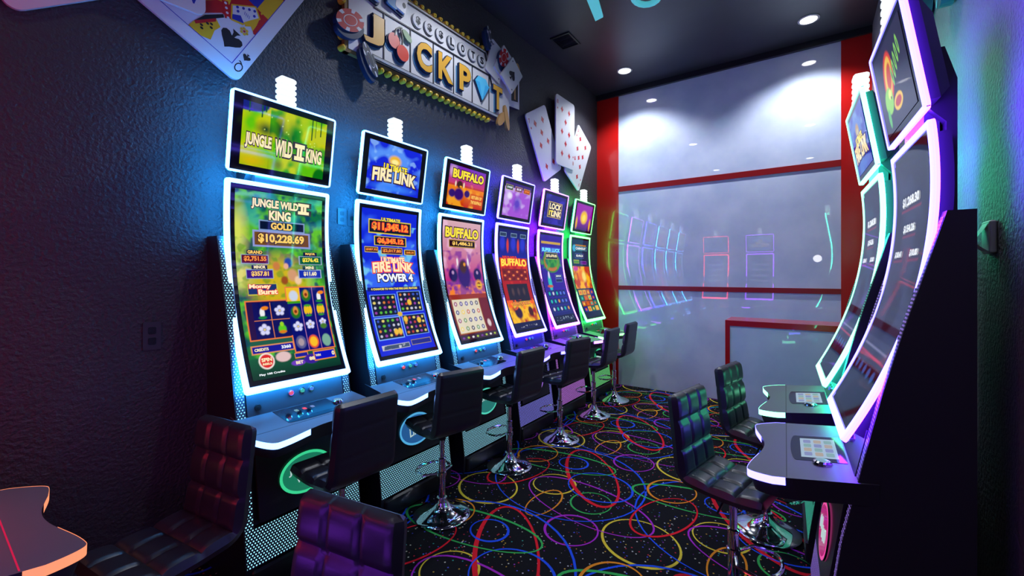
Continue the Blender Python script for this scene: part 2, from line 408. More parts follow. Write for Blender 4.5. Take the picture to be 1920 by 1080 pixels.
# ------------------------------------------------------------------ display pictures
class Cv:
    """a small picture painted with numpy, x right 0..1, y up 0..1 (units of width and height)"""
    def __init__(s, w, h, c=(0, 0, 0)):
        s.w, s.h = w, h; s.a = np.zeros((h, w, 3)); s.a[:] = c
        s.X, s.Y = np.meshgrid(np.linspace(0, 1, w), np.linspace(0, 1, h)); s.asp = h / w
    def mix(s, k, c): k = np.clip(k, 0, 1)[..., None]; s.a = s.a * (1 - k) + np.array(c) * k; return s
    def rect(s, x0, x1, y0, y1, c, k=1.0): return s.mix(((s.X >= x0) & (s.X <= x1) & (s.Y >= y0) & (s.Y <= y1)) * k, c)
    def oval(s, x, y, rx, ry, c, soft=0.15, k=1.0, rot=0.0):
        dx, dy = s.X - x, (s.Y - y) * s.asp; cr_, sr_ = math.cos(rot), math.sin(rot)
        d = np.sqrt(((dx * cr_ + dy * sr_) / rx) ** 2 + ((-dx * sr_ + dy * cr_) / (ry * s.asp)) ** 2)
        return s.mix(np.clip((1 - d) / soft, 0, 1) * k, c)
    def grad(s, y0, c0, y1, c1):
        m = (s.Y >= y0) & (s.Y <= y1); t_ = np.clip((s.Y - y0) / (y1 - y0), 0, 1)[..., None]
        s.a = np.where(m[..., None], np.array(c0) * (1 - t_) + np.array(c1) * t_, s.a); return s
    def noise(s, seed, n, c, k=0.7, lo=0.5, y0=0, y1=1, x0=0, x1=1):
        rg = np.random.default_rng(seed); v = 0
        for o_, wt, th in ((1.0, .62, .5), (2.1, .38, 1.1)):
            q = n * o_; N_ = int(q * (1 + s.asp)) + 4; g = rg.random((2 * N_, 2 * N_))
            U = (s.X * math.cos(th) - s.Y * s.asp * math.sin(th)) * q + N_ * .98; V_ = (s.X * math.sin(th) + s.Y * s.asp * math.cos(th)) * q + 1
            xi, yi = U.astype(int), V_.astype(int); fx, fy = U - xi, V_ - yi; fx = fx * fx * (3 - 2 * fx); fy = fy * fy * (3 - 2 * fy)
            v = v + wt * ((g[yi, xi] * (1 - fx) + g[yi, xi + 1] * fx) * (1 - fy) + (g[yi + 1, xi] * (1 - fx) + g[yi + 1, xi + 1] * fx) * fy)
        v = np.clip((v - .5) * 1.35 + .5, 0, 1)
        m = (s.Y >= y0) & (s.Y <= y1) & (s.X >= x0) & (s.X <= x1)
        return s.mix(np.clip((v - lo) / (1 - lo) * 2, 0, 1) * k * m, c)
    def plate(s, x0, x1, y0, y1, c, e, t_=0.012):
        s.rect(x0 - t_, x1 + t_, y0 - t_ / s.asp, y1 + t_ / s.asp, e); return s.rect(x0, x1, y0, y1, c)
    def flower(s, x, y, r, c):
        for k in range(5):
            a = k * 2 * PI / 5 + .3; s.oval(x + r * .55 * math.cos(a), y + r * .55 * math.sin(a) / s.asp, r * .42, r * .42 / s.asp, c, .4)
        return s.oval(x, y, r * .2, r * .2 / s.asp, (.9, .7, .2), .4)
def lin(c): return tuple((x / 255) ** 2.2 for x in c)
G1, G2, G3 = lin((90, 190, 10)), lin((10, 110, 30)), lin((190, 200, 10))

def art_jungle_main():
    c = Cv(150, 300, lin((20, 110, 60)))
    c.noise(1, 7, lin((90, 190, 40)), 1, .3); c.noise(2, 12, lin((10, 60, 90)), .9, .45); c.noise(3, 5, lin((40, 160, 170)), .6, .5, .7, 1)
    c.oval(.02, .78, .14, .2, lin((210, 220, 90)), .8); c.oval(.05, .55, .2, .12, lin((240, 230, 110)), .8, .8)
    c.oval(.45, .5, .42, .20, lin((205, 175, 20)), .5); c.noise(9, 16, lin((60, 140, 30)), .6, .5, .4, .75)
    for x, y, r_, cc in ((.42, .60, .05, (200, 120, 60)), (.56, .62, .06, (40, 60, 160)), (.6, .55, .07, (210, 150, 110)), (.5, .52, .05, (150, 70, 20)), (.66, .52, .05, (240, 200, 160)), (.53, .60, .035, (230, 170, 140))):
        c.oval(x, y, r_, r_ * .6, lin(cc), .4)
    c.plate(.26, .76, .800, .845, lin((5, 25, 50)), lin((120, 150, 200))); c.plate(.20, .82, .715, .785, lin((110, 70, 25)), lin((140, 150, 210)), .02)
    for x0, y0, cc in ((.06, .615, (90, 10, 40)), (.10, .535, (60, 20, 130)), (.70, .615, (10, 90, 60)), (.68, .535, (20, 40, 170))):
        c.plate(x0, x0 + .27, y0, y0 + .042, lin(cc), lin((150, 170, 200)), .01); c.rect(x0 + .05, x0 + .22, y0 + .046, y0 + .068, lin((20, 20, 60)))
    c.plate(.10, .40, .445, .50, lin((30, 50, 110)), lin((200, 190, 60)), .01)
    # reels
    c.plate(.06, .50, .205, .405, lin((40, 10, 70)), lin((235, 120, 60)), .014); c.plate(.50, .97, .115, .475, lin((12, 12, 110)), lin((235, 120, 60)), .014)
    xs = [.20, .36, .53 + .045, .53 + .2, .53 + .36]
    c.rect(.12, .5, .21, .40, lin((10, 10, 90))); c.rect(.12, .5, .302, .307, lin((235, 130, 60))); c.rect(.30, .307, .205, .40, lin((235, 130, 60)))
    for x in (.655, .81): c.rect(x, x + .008, .115, .475, lin((190, 120, 170)))
    c.rect(.50, .655, .385, .475, lin((240, 190, 30))); c.oval(.58, .43, .06, .035, lin((200, 210, 230)), .3); c.rect(.50, .655, .385, .398, lin((60, 150, 20)))
    def bird(x, y): c.oval(x, y - .01, .03, .03, lin((240, 240, 240)), .3); c.oval(x + .03, y + .015, .045, .012, lin((240, 130, 20)), .3, rot=.1); c.oval(x, y - .035, .05, .01, lin((30, 130, 60)), .3)
    def ape(x, y): c.oval(x, y, .065, .04, lin((40, 110, 30)), .3); c.oval(x, y + .01, .035, .028, lin((220, 140, 60)), .3); c.oval(x, y + .005, .02, .012, lin((130, 40, 20)), .3)
    def par(x, y): c.oval(x, y - .005, .05, .028, lin((90, 200, 30)), .3); c.oval(x, y + .022, .025, .015, lin((150, 210, 30)), .3); c.oval(x, y - .02, .05, .01, lin((220, 120, 20)), .3)
    def ban(x, y):
        for k in (-1, 0, 1): c.oval(x + k * .03, y, .022, .028, lin((240, 190, 20)), .3)
        c.oval(x, y + .026, .05, .008, lin((70, 160, 30)), .4); c.oval(x, y - .032, .045, .007, lin((50, 150, 40)), .4)
    W_ = lin((215, 215, 255))
    bird(.21, .355); c.flower(.40, .352, .065, W_); c.flower(.21, .255, .07, W_); par(.40, .255)
    ape(.73, .43); bird(.89, .43); ape(.58, .335); ban(.73, .345); ban(.89, .345)
    c.flower(.58, .255, .065, W_); c.flower(.73, .26, .06, W_); c.flower(.89, .27, .05, W_); c.oval(.89, .245, .05, .02, lin((70, 120, 40)), .4)
    c.oval(.58, .165, .065, .04, lin((90, 90, 140)), .2); c.oval(.58, .165, .04, .025, lin((170, 150, 160)), .3)
    c.oval(.73, .16, .068, .042, lin((240, 90, 50)), .2); c.oval(.73, .16, .05, .031, lin((250, 190, 40)), .2)
    c.oval(.89, .16, .06, .04, lin((120, 170, 150)), .2)
    c.grad(0, lin((10, 50, 40)), .11, lin((20, 90, 60)))
    c.plate(.05, .48, .135, .17, lin((20, 20, 150)), lin((220, 140, 90)), .01); c.rect(.05, .48, .175, .2, lin((30, 90, 70)))
    c.oval(.17, .09, .085, .045, lin((245, 230, 220)), .1); c.oval(.17, .09, .07, .037, lin((220, 40, 40)), .1); c.oval(.35, .10, .09, .03, lin((225, 190, 190)), .2)
    c.plate(.48, .62, .085, .105, lin((30, 30, 150)), lin((230, 150, 60)), .01); c.oval(.50, .055, .09, .018, lin((110, 60, 190)), .2); c.oval(.66, .065, .1, .03, lin((60, 30, 150)), .2)
    c.plate(.70, .95, .055, .10, lin((10, 20, 190)), lin((230, 140, 60)), .012)
    return c
def art_jungle_top():
    c = Cv(140, 90, G1); c.noise(1, 5, G3, 1, .3); c.noise(2, 7, lin((10, 150, 20)), .9, .45, 0, 1, .3, 1)
    c.oval(.25, .63, .14, .16, lin((10, 70, 40)), .9); c.oval(.42, .68, .09, .3, lin((40, 80, 30)), .9); c.oval(.58, .6, .12, .35, lin((10, 110, 20)), .9)
    c.oval(.12, .1, .3, .2, lin((215, 175, 10)), .9); c.oval(.1, .3, .2, .3, lin((190, 200, 10)), .9, .7); c.oval(.42, .1, .08, .12, lin((110, 130, 10)), .8)
    c.oval(0, 1.0, .30, .16, lin((20, 35, 120)), .1); c.oval(.95, .0, .1, .2, lin((10, 110, 20)), .2)
    for x, l in ((.2, .2), (.06, .16), (.24, .1), (.8, .35), (.85, .3), (.92, .25)): c.rect(x, x + .013, 1 - l, 1, lin((10, 80, 30)))
    rg = np.random.default_rng(4)
    for k in range(26): c.oval(.1 + .8 * rg.random(), .2 + .7 * rg.random(), .01, .014, lin((220, 250, 120)), .8)
    return c
def sky_blue(c, seed):
    c.noise(seed, 4, lin((90, 150, 250)), .9, .45); c.noise(seed + 1, 9, lin((150, 200, 255)), .6, .6); return c
def art_fire_main():
    c = Cv(130, 260, lin((15, 40, 215))); c.noise(5, 4, lin((60, 110, 250)), .8, .45, .45, 1); c.noise(6, 8, lin((120, 210, 240)), .8, .62, .45, .9)
    gold = lin((225, 200, 60))
    c.plate(.13, .87, .845, .925, lin((15, 25, 45)), gold, .016); c.plate(.22, .78, .76, .815, lin((15, 25, 45)), gold, .014)
    c.plate(.05, .26, .71, .738, lin((60, 10, 40)), gold, .01); c.plate(.33, .70, .70, .74, lin((70, 10, 50)), gold, .01); c.plate(.76, .96, .70, .73, lin((80, 30, 10)), gold, .01)
    c.oval(.5, .88, .42, .06, lin((15, 25, 45)), .01, .0)
    c.rect(.02, .98, .44, .465, lin((20, 30, 120)))
    rg = np.random.default_rng(8)
    pal = [lin(q) for q in ((220, 130, 50), (150, 60, 170), (90, 190, 60), (60, 90, 200), (230, 210, 110), (190, 60, 50), (200, 200, 220))]
    for x0, y0 in ((.05, .27), (.53, .285), (.05, .11), (.53, .115)):
        c.plate(x0, x0 + .42, y0, y0 + .14, lin((12, 22, 50)), lin((120, 170, 250)), .012)
        for i in range(5):
            for j in range(4): c.oval(x0 + .045 + i * .083, y0 + .02 + j * .034, .022 + .01 * rg.random(), .011, pal[rg.integers(7)], .4)
    for x, y in ((.72, .35), (.58, .23), (.83, .215), (.36, .15), (.43, .15)): c.oval(x, y, .045, .025, lin((240, 190, 60)), .3)
    c.oval(.5, .27, .05, .02, lin((220, 180, 60)), .3)
    c.plate(.06, .52, .035, .065, lin((60, 80, 110)), lin((190, 190, 200)), .008); c.plate(.58, .94, .045, .075, lin((30, 40, 140)), lin((170, 150, 60)), .008)
    c.noise(12, 20, lin((220, 220, 230)), .8, .6, .035, .065, .06, .52)
    return c
def art_fire_top():
    c = Cv(130, 100, lin((20, 40, 215))); sky_blue(c, 21); c.oval(.48, .68, .14, .14, lin((240, 180, 50)), .4); c.oval(.48, .66, .09, .07, lin((255, 240, 150)), .5)
    c.oval(.5, .1, .5, .12, lin((60, 130, 250)), .8); return c
def art_buff_main():
    c = Cv(130, 260, lin((150, 70, 140))); c.grad(.5, lin((190, 40, 130)), 1, lin((215, 170, 180))); c.noise(3, 6, lin((240, 190, 220)), .7, .5, .6, 1)
    c.noise(7, 7, lin((120, 30, 150)), .8, .5, .42, .75)
    for x, y in ((.2, .55), (.85, .55)): c.oval(x, y, .13, .07, lin((30, 20, 90)), .3); c.oval(x, y + .02, .04, .02, lin((180, 140, 190)), .5)
    c.oval(.48, .55, .20, .14, lin((50, 20, 110)), .3); c.oval(.48, .62, .11, .07, lin((70, 40, 40)), .4); c.oval(.52, .64, .04, .02, lin((230, 150, 40)), .5)
    for sx in (-1, 1): c.oval(.48 + sx * .14, .66, .03, .04, lin((235, 225, 230)), .4)
    c.noise(31, 9, lin((245, 130, 50)), 1, .45, .385, .47); c.oval(.85, .46, .12, .055, lin((250, 170, 40)), .5); c.oval(.85, .46, .07, .03, lin((120, 40, 20)), .4)
    c.plate(.17, .83, .79, .84, lin((30, 10, 30)), lin((180, 140, 60)), .015)
    c.rect(0, 1, 0, .37, lin((110, 30, 45))); c.rect(0, 1, .345, .385, lin((150, 50, 40)))
    c.plate(.05, .74, .06, .34, lin((225, 215, 190)), lin((170, 110, 50)), .012)
    rg = np.random.default_rng(5); pal = [lin(q) for q in ((30, 40, 120), (200, 90, 60), (70, 60, 150), (100, 150, 90), (240, 210, 90), (150, 60, 110), (40, 40, 70))]
    for i in range(5):
        for j in range(4): c.oval(.12 + i * .137, .095 + j * .07, .045, .022, pal[rg.integers(7)], .3); c.oval(.12 + i * .137, .095 + j * .07, .02, .012, lin((230, 225, 230)), .3)
    c.oval(.87, .12, .06, .04, lin((220, 200, 200)), .4); c.rect(0, 1, 0, .045, lin((60, 40, 60)))
    for k in range(8): c.oval(.08 + k * .12, .02, .035, .01, lin(((120, 60, 160), (170, 200, 60), (230, 230, 230), (170, 200, 60))[k % 4]), .3)
    return c
def art_buff_top():
    c = Cv(130, 110, lin((190, 60, 60))); c.grad(.55, lin((200, 60, 110)), 1, lin((110, 50, 190))); c.grad(0, lin((190, 30, 10)), .5, lin((240, 130, 20)))
    c.noise(5, 6, lin((250, 170, 40)), .8, .5, 0, .6); c.oval(.1, .85, .14, .2, lin((220, 180, 210)), .8)
    for x, y, a in ((.3, .3, .15), (.12, .3, .10), (.52, .35, .09)): c.oval(x, y, a, a * 1.2, lin((50, 20, 110)), .3)
    c.oval(.3, .55, .1, .12, lin((60, 40, 40)), .4); c.oval(.33, .5, .04, .03, lin((250, 170, 40)), .5)
    for sx in (-1, 1): c.oval(.3 + sx * .11, .55, .025, .09, lin((235, 225, 200)), .5)
    c.rect(.62, 1, .05, .38, lin((200, 60, 20)), .7); return c
def art_b4_main():
    c = Cv(110, 220, lin((170, 20, 20))); c.grad(.72, lin((20, 30, 150)), 1, lin((15, 20, 90)))
    for x in (.12, .5, .85): c.oval(x, .86, .12, .09, lin((40, 50, 200)), .5); c.oval(x + .18, .84, .05, .08, lin((210, 60, 50)), .4); c.plate(x - .08, x + .12, .93, .96, lin((40, 60, 90)), lin((140, 170, 200)), .01)
    c.noise(3, 9, lin((220, 60, 30)), .8, .5, .45, .72); c.rect(.05, .95, .49, .61, lin((120, 20, 20)))
    for j in range(3):
        for i in range(6): c.oval(.13 + i * .15, .51 + j * .035, .05, .012, lin((230, 120, 60) if (i + j) % 2 else (90, 10, 20)), .3)
    c.rect(.12, .88, .28, .46, lin((35, 30, 45)))
    for x in (.3, .5, .7): c.oval(x, .38, .06, .05, lin((80, 60, 60)), .6)
    c.noise(5, 7, lin((250, 190, 20)), 1, .25, .07, .28); c.oval(.3, .17, .15, .07, lin((50, 20, 60)), .3); c.oval(.75, .17, .1, .06, lin((70, 20, 20)), .3)
    c.noise(6, 9, lin((250, 90, 20)), 1, .55, .2, .3); c.rect(0, 1, 0, .07, lin((20, 25, 70))); c.noise(8, 22, lin((210, 210, 220)), .8, .55, .02, .04, .2, .8)
    return c
def art_b4_top():
    c = Cv(90, 80, lin((160, 80, 210))); c.noise(2, 5, lin((200, 170, 235)), .9, .45); c.oval(.5, .4, .2, .3, lin((90, 60, 190)), .7)
    c.oval(.2, .6, .12, .14, lin((235, 225, 250)), .6); c.rect(0, 1, .85, 1, lin((60, 30, 120)))
    for x, q in ((.04, (30, 60, 60)), (.38, (110, 30, 110)), (.70, (170, 60, 20))): c.plate(x, x + .24, .78, .9, lin(q), lin((190, 170, 90)), .012)
    return c
def art_link_main():
    c = Cv(110, 220, lin((50, 25, 150))); c.grad(.0, lin((15, 40, 90)), .4, lin((50, 25, 160)))
    c.oval(.5, .70, .42, .13, lin((60, 130, 50)), .05); c.oval(.5, .70, .36, .11, lin((190, 110, 30)), .05); c.oval(.5, .72, .34, .10, lin((30, 120, 60)), .2); c.rect(.04, .96, .80, .87, lin((60, 60, 180)))
    c.rect(.04, .96, .90, .93, lin((200, 160, 60))); c.noise(3, 8, lin((70, 160, 60)), .8, .5, .62, .82); c.plate(.24, .80, .735, .80, lin((20, 40, 50)), lin((190, 180, 90)), .012)
    c.oval(.3, .46, .1, .12, lin((40, 190, 190)), .4); c.oval(.3, .55, .05, .05, lin((220, 210, 240)), .4); c.oval(.28, .42, .16, .02, lin((200, 90, 60)), .4)
    for y in (.52, .47): c.plate(.6, .9, y, y + .03, lin((30, 40, 90)), lin((100, 130, 190)), .01)
    rg = np.random.default_rng(3)
    for i in range(5):
        for j in range(3): c.plate(.08 + i * .175, .22 + i * .175, .12 + j * .09, .19 + j * .09, lin((15, 40, 100)), lin((60, 60, 150)), .006); c.oval(.15 + i * .175, .155 + j * .09, .05, .025, lin([(40, 190, 180), (90, 120, 230), (220, 150, 70), (210, 210, 230)][rg.integers(4)]), .4)
    c.rect(0, 1, 0, .08, lin((15, 25, 60))); c.noise(8, 22, lin((160, 180, 200)), .8, .55, .02, .06, .1, .9)
    return c
def art_link_top():
    c = Cv(80, 90, lin((35, 20, 130))); c.noise(1, 5, lin((60, 50, 190)), .7, .5); c.plate(.18, .82, .25, .75, lin((20, 30, 90)), lin((210, 180, 90)), .02); return c
def art_lion_main():
    c = Cv(110, 220, lin((15, 50, 80))); c.oval(.14, .89, .12, .05, lin((60, 170, 210)), .3); c.plate(.2, .9, .87, .91, lin((20, 60, 90)), lin((90, 170, 190)), .01); c.rect(.2, .85, .92, .94, lin((180, 120, 40)))
    c.plate(.2, .7, .77, .82, lin((20, 30, 60)), lin((90, 110, 200)), .01); c.plate(.1, .4, .70, .735, lin((80, 140, 50)), lin((180, 180, 60)), .01); c.plate(.5, .85, .69, .725, lin((90, 30, 130)), lin((150, 90, 190)), .01)
    c.rect(0, 1, .37, .66, lin((190, 60, 40))); c.noise(3, 6, lin((250, 180, 30)), 1, .35, .37, .66); c.oval(.45, .54, .26, .1, lin((240, 120, 20)), .5); c.oval(.6, .53, .16, .09, lin((245, 220, 110)), .5); c.oval(.15, .63, .2, .04, lin((200, 60, 160)), .6)
    rg = np.random.default_rng(9)
    for i in range(4):
        for j in range(4):
            c.rect(.06 + i * .23, .26 + i * .23, .07 + j * .073, .135 + j * .073, lin([(20, 110, 80), (40, 40, 150), (230, 170, 50), (200, 90, 30)][rg.integers(4)])); c.oval(.16 + i * .23, .10 + j * .073, .06, .022, lin([(240, 190, 60), (60, 190, 160), (220, 100, 40)][rg.integers(3)]), .4)
    c.rect(0, 1, 0, .06, lin((20, 25, 60))); return c
def art_lion_top():
    c = Cv(80, 90, lin((150, 20, 170))); c.grad(0, lin((60, 20, 110)), .4, lin((140, 20, 160))); c.oval(.5, .5, .25, .3, lin((245, 190, 20)), .35); c.oval(.5, .48, .13, .17, lin((250, 225, 90)), .4)
    for x in (.08, .9): c.oval(x, .25, .07, .3, lin((230, 170, 30)), .5)
    return c
def art_idle_main(tint=(70, 80, 120)):
    c = Cv(60, 120, lin((26, 28, 44))); c.noise(2, 3, lin(tint), .5, .4); c.plate(.2, .8, .80, .86, lin((30, 30, 60)), lin((160, 40, 70)), .01); c.plate(.3, .7, .70, .75, lin((30, 30, 60)), lin((150, 40, 70)), .01)
    c.plate(.1, .4, .61, .65, lin((30, 30, 60)), lin((150, 40, 70)), .01); c.plate(.6, .9, .61, .65, lin((30, 30, 60)), lin((150, 40, 70)), .01)
    for i in range(5): c.oval(.14 + i * .18, .17, .06, .025, lin((60, 110, 200)), .4)
    c.rect(0, 1, .22, .235, lin((210, 50, 90))); c.rect(.05, .95, .26, .265, lin((150, 150, 190)))
    return c
def art_bird_top():
    c = Cv(130, 95, lin((62, 58, 84))); B = lambda q: tuple(2.0 * v for v in lin(q))
    c.oval(.40, .60, .17, .32, B((215, 60, 30)), .12, rot=-.5); c.oval(.40, .60, .125, .26, B((235, 190, 60)), .12, rot=-.5); c.oval(.42, .60, .08, .18, B((200, 70, 30)), .2, rot=-.5)
    c.oval(.55, .24, .15, .10, B((235, 190, 50)), .12); c.oval(.55, .24, .11, .06, B((180, 40, 40)), .2)
    c.oval(.28, .36, .15, .17, B((140, 205, 70)), .15); c.oval(.34, .42, .06, .07, B((225, 235, 110)), .3); c.oval(.36, .37, .02, .02, B((20, 30, 30)), .3); c.oval(.19, .18, .05, .14, B((90, 180, 90)), .3)
    for k in range(5): c.oval(.52 + .075 * k, .55 + .05 * k, .03, .13, B((130, 200, 80)), .15, rot=.2); c.oval(.52 + .075 * k, .55 + .05 * k, .012, .07, B((60, 90, 60)), .2, rot=.2)
    return c
def art_reel_rear():
    c = Cv(60, 120, lin((10, 10, 20))); c.plate(.1, .9, .3, .9, lin((60, 60, 80)), lin((120, 120, 160)), .01)
    for k in range(4): c.rect(.15, .85, .38 + k * .13, .43 + k * .13, lin((170, 170, 190)))
    return c

def display(mesh_name, cv, fn, w, h, off, parent, dim=False):
    """grid mesh carrying the picture cv; fn(x,y,off) maps metres on the screen to 3-D"""
    nx, ny = cv.w, cv.h
    X = (np.linspace(0, 1, nx) - 0.5) * w; Y = (np.linspace(0, 1, ny) - 0.5) * h
    rows = [fn(0, y, off) for y in Y]
    P = np.zeros((ny, nx, 3))
    for j, q in enumerate(rows): P[j, :, 0] = q[0]; P[j, :, 1] = X; P[j, :, 2] = q[2]
    idx = np.arange(nx * ny).reshape(ny, nx)
    F = np.stack([idx[:-1, :-1], idx[:-1, 1:], idx[1:, 1:], idx[1:, :-1]], -1).reshape(-1, 4)
    me = bpy.data.meshes.new(mesh_name); me.vertices.add(nx * ny); me.vertices.foreach_set('co', P.reshape(-1))
    me.loops.add(F.size); me.loops.foreach_set('vertex_index', F.reshape(-1).astype(np.int32))
    me.polygons.add(len(F)); me.polygons.foreach_set('loop_start', np.arange(0, F.size, 4, dtype=np.int32))
    me.update(calc_edges=True)
    at = me.color_attributes.new('paint', 'FLOAT_COLOR', 'POINT')
    A = np.ones((ny * nx, 4)); A[:, :3] = cv.a.reshape(-1, 3); at.data.foreach_set('color', A.reshape(-1))
    me.polygons.foreach_set('use_smooth', [True] * len(F))
    me.materials.append(M_DISPDIM if dim else M_DISP)
    o = bpy.data.objects.new(mesh_name, me); COL.objects.link(o); o.parent = parent
    return o

# ------------------------------------------------------------------ slot machine
# local frame: front faces +X, width along Y, x = 0 is the plane of the upper screen
SW = 0.66
ZS0, ZS1 = 1.085, 2.325
def xcurve(z): return 0.008 + 0.262 * (z - 2.10) ** 2
_zs = np.linspace(ZS0, ZS1, 200); _xs = 0.008 + 0.262 * (_zs - 2.10) ** 2
_ds = np.concatenate([[0], np.cumsum(np.hypot(np.diff(_zs), np.diff(_xs)))]); SL = _ds[-1]
def fscreen(x, y, off=0.0):
    s = y + SL / 2; z = np.interp(s, _ds, _zs)
    if s < 0: z = ZS0 + s
    if s > SL: z = ZS1 + (s - SL)
    dx = 2 * 0.262 * (z - 2.10); n = math.hypot(1, dx)
    return (xcurve(z) + off / n, x, z - dx * off / n)
TZ0, TZ1, TX0, TX1 = 2.365, 2.835, 0.03, 0.105
TH = math.hypot(TZ1 - TZ0, TX1 - TX0)
def ftop(x, y, off=0.0):
    k = (y + TH / 2) / TH; nx, nz = (TZ1 - TZ0) / TH, -(TX1 - TX0) / TH
    return (TX0 + (TX1 - TX0) * k + nx * off, x, TZ0 + (TZ1 - TZ0) * k + nz * off)
CPROF = [(0.10, .350), (0.15, .345), (.42, .308), (.69, .273), (.87, .238), (1.05, .202), (1.30, .150), (1.56, .086), (1.75, .035), (1.98, -.025)]
def cx_at(z): return float(np.interp(z, [p[0] for p in CPROF], [p[1] for p in CPROF]))

def dense(loop, step):
    o = []
    n = len(loop)
    for i in range(n):
        a, b = loop[i], loop[(i + 1) % n]; d = math.dist(a, b); k = max(1, int(d / step))
        for q in range(k): o.append((a[0] + (b[0] - a[0]) * q / k, a[1] + (b[1] - a[1]) * q / k))
    return o
def light_frame(fn, w, h, band, bandb, depth, L_, parent, r=0.02):
    out = dense(rrect(0, 0, w, h, r), 0.03)
    def inner(p, lx, by, ty):
        x = max(-w / 2 + lx, min(w / 2 - lx, p[0])); y = max(-h / 2 + by, min(h / 2 - ty, p[1])); return (x, y)
    mb = MB(); inn = [inner(p, band, bandb, band) for p in out]; mid = [inner(p, .004, .004, .004) for p in out]
    mb.quad_grid([[fn(x, y, -0.012) for x, y in inn], [fn(x, y, 0.0) for x, y in inn], [fn(x, y, 0.0) for x, y in mid], [fn(x, y, -0.004) for x, y in out]], 0, close_u=True)
    mb.quad_grid([[fn(x, y, -0.004) for x, y in out], [fn(x, y, -0.012) for x, y in out]], 0, close_u=True)
    mb.quad_grid([[fn(x, y, -0.012) for x, y in out], [fn(x, y, -depth) for x, y in out]], 1, close_u=True)
    ob = [fn(max(-w / 2 + .04, min(w / 2 - .04, x)), max(-h / 2 + .04, min(h / 2 - .04, y)), -depth) for x, y in out]
    mb.quad_grid([[fn(x, y, -depth) for x, y in out], ob], 1, close_u=True)
    return mb.build('light_frame', [L_['front'], L_['side']], parent)
def shell(fn, w, h, o0, o1, n=24):
    mb = MB(); ys = [-h / 2 + h * k / n for k in range(n + 1)]
    A = [[fn(-w / 2, y, o0), fn(-w / 2, y, o1), fn(w / 2, y, o1), fn(w / 2, y, o0)] for y in ys]
    mb.quad_grid(A, 0, close_u=True); mb.poly(A[0]); mb.poly(A[-1][::-1]); return mb

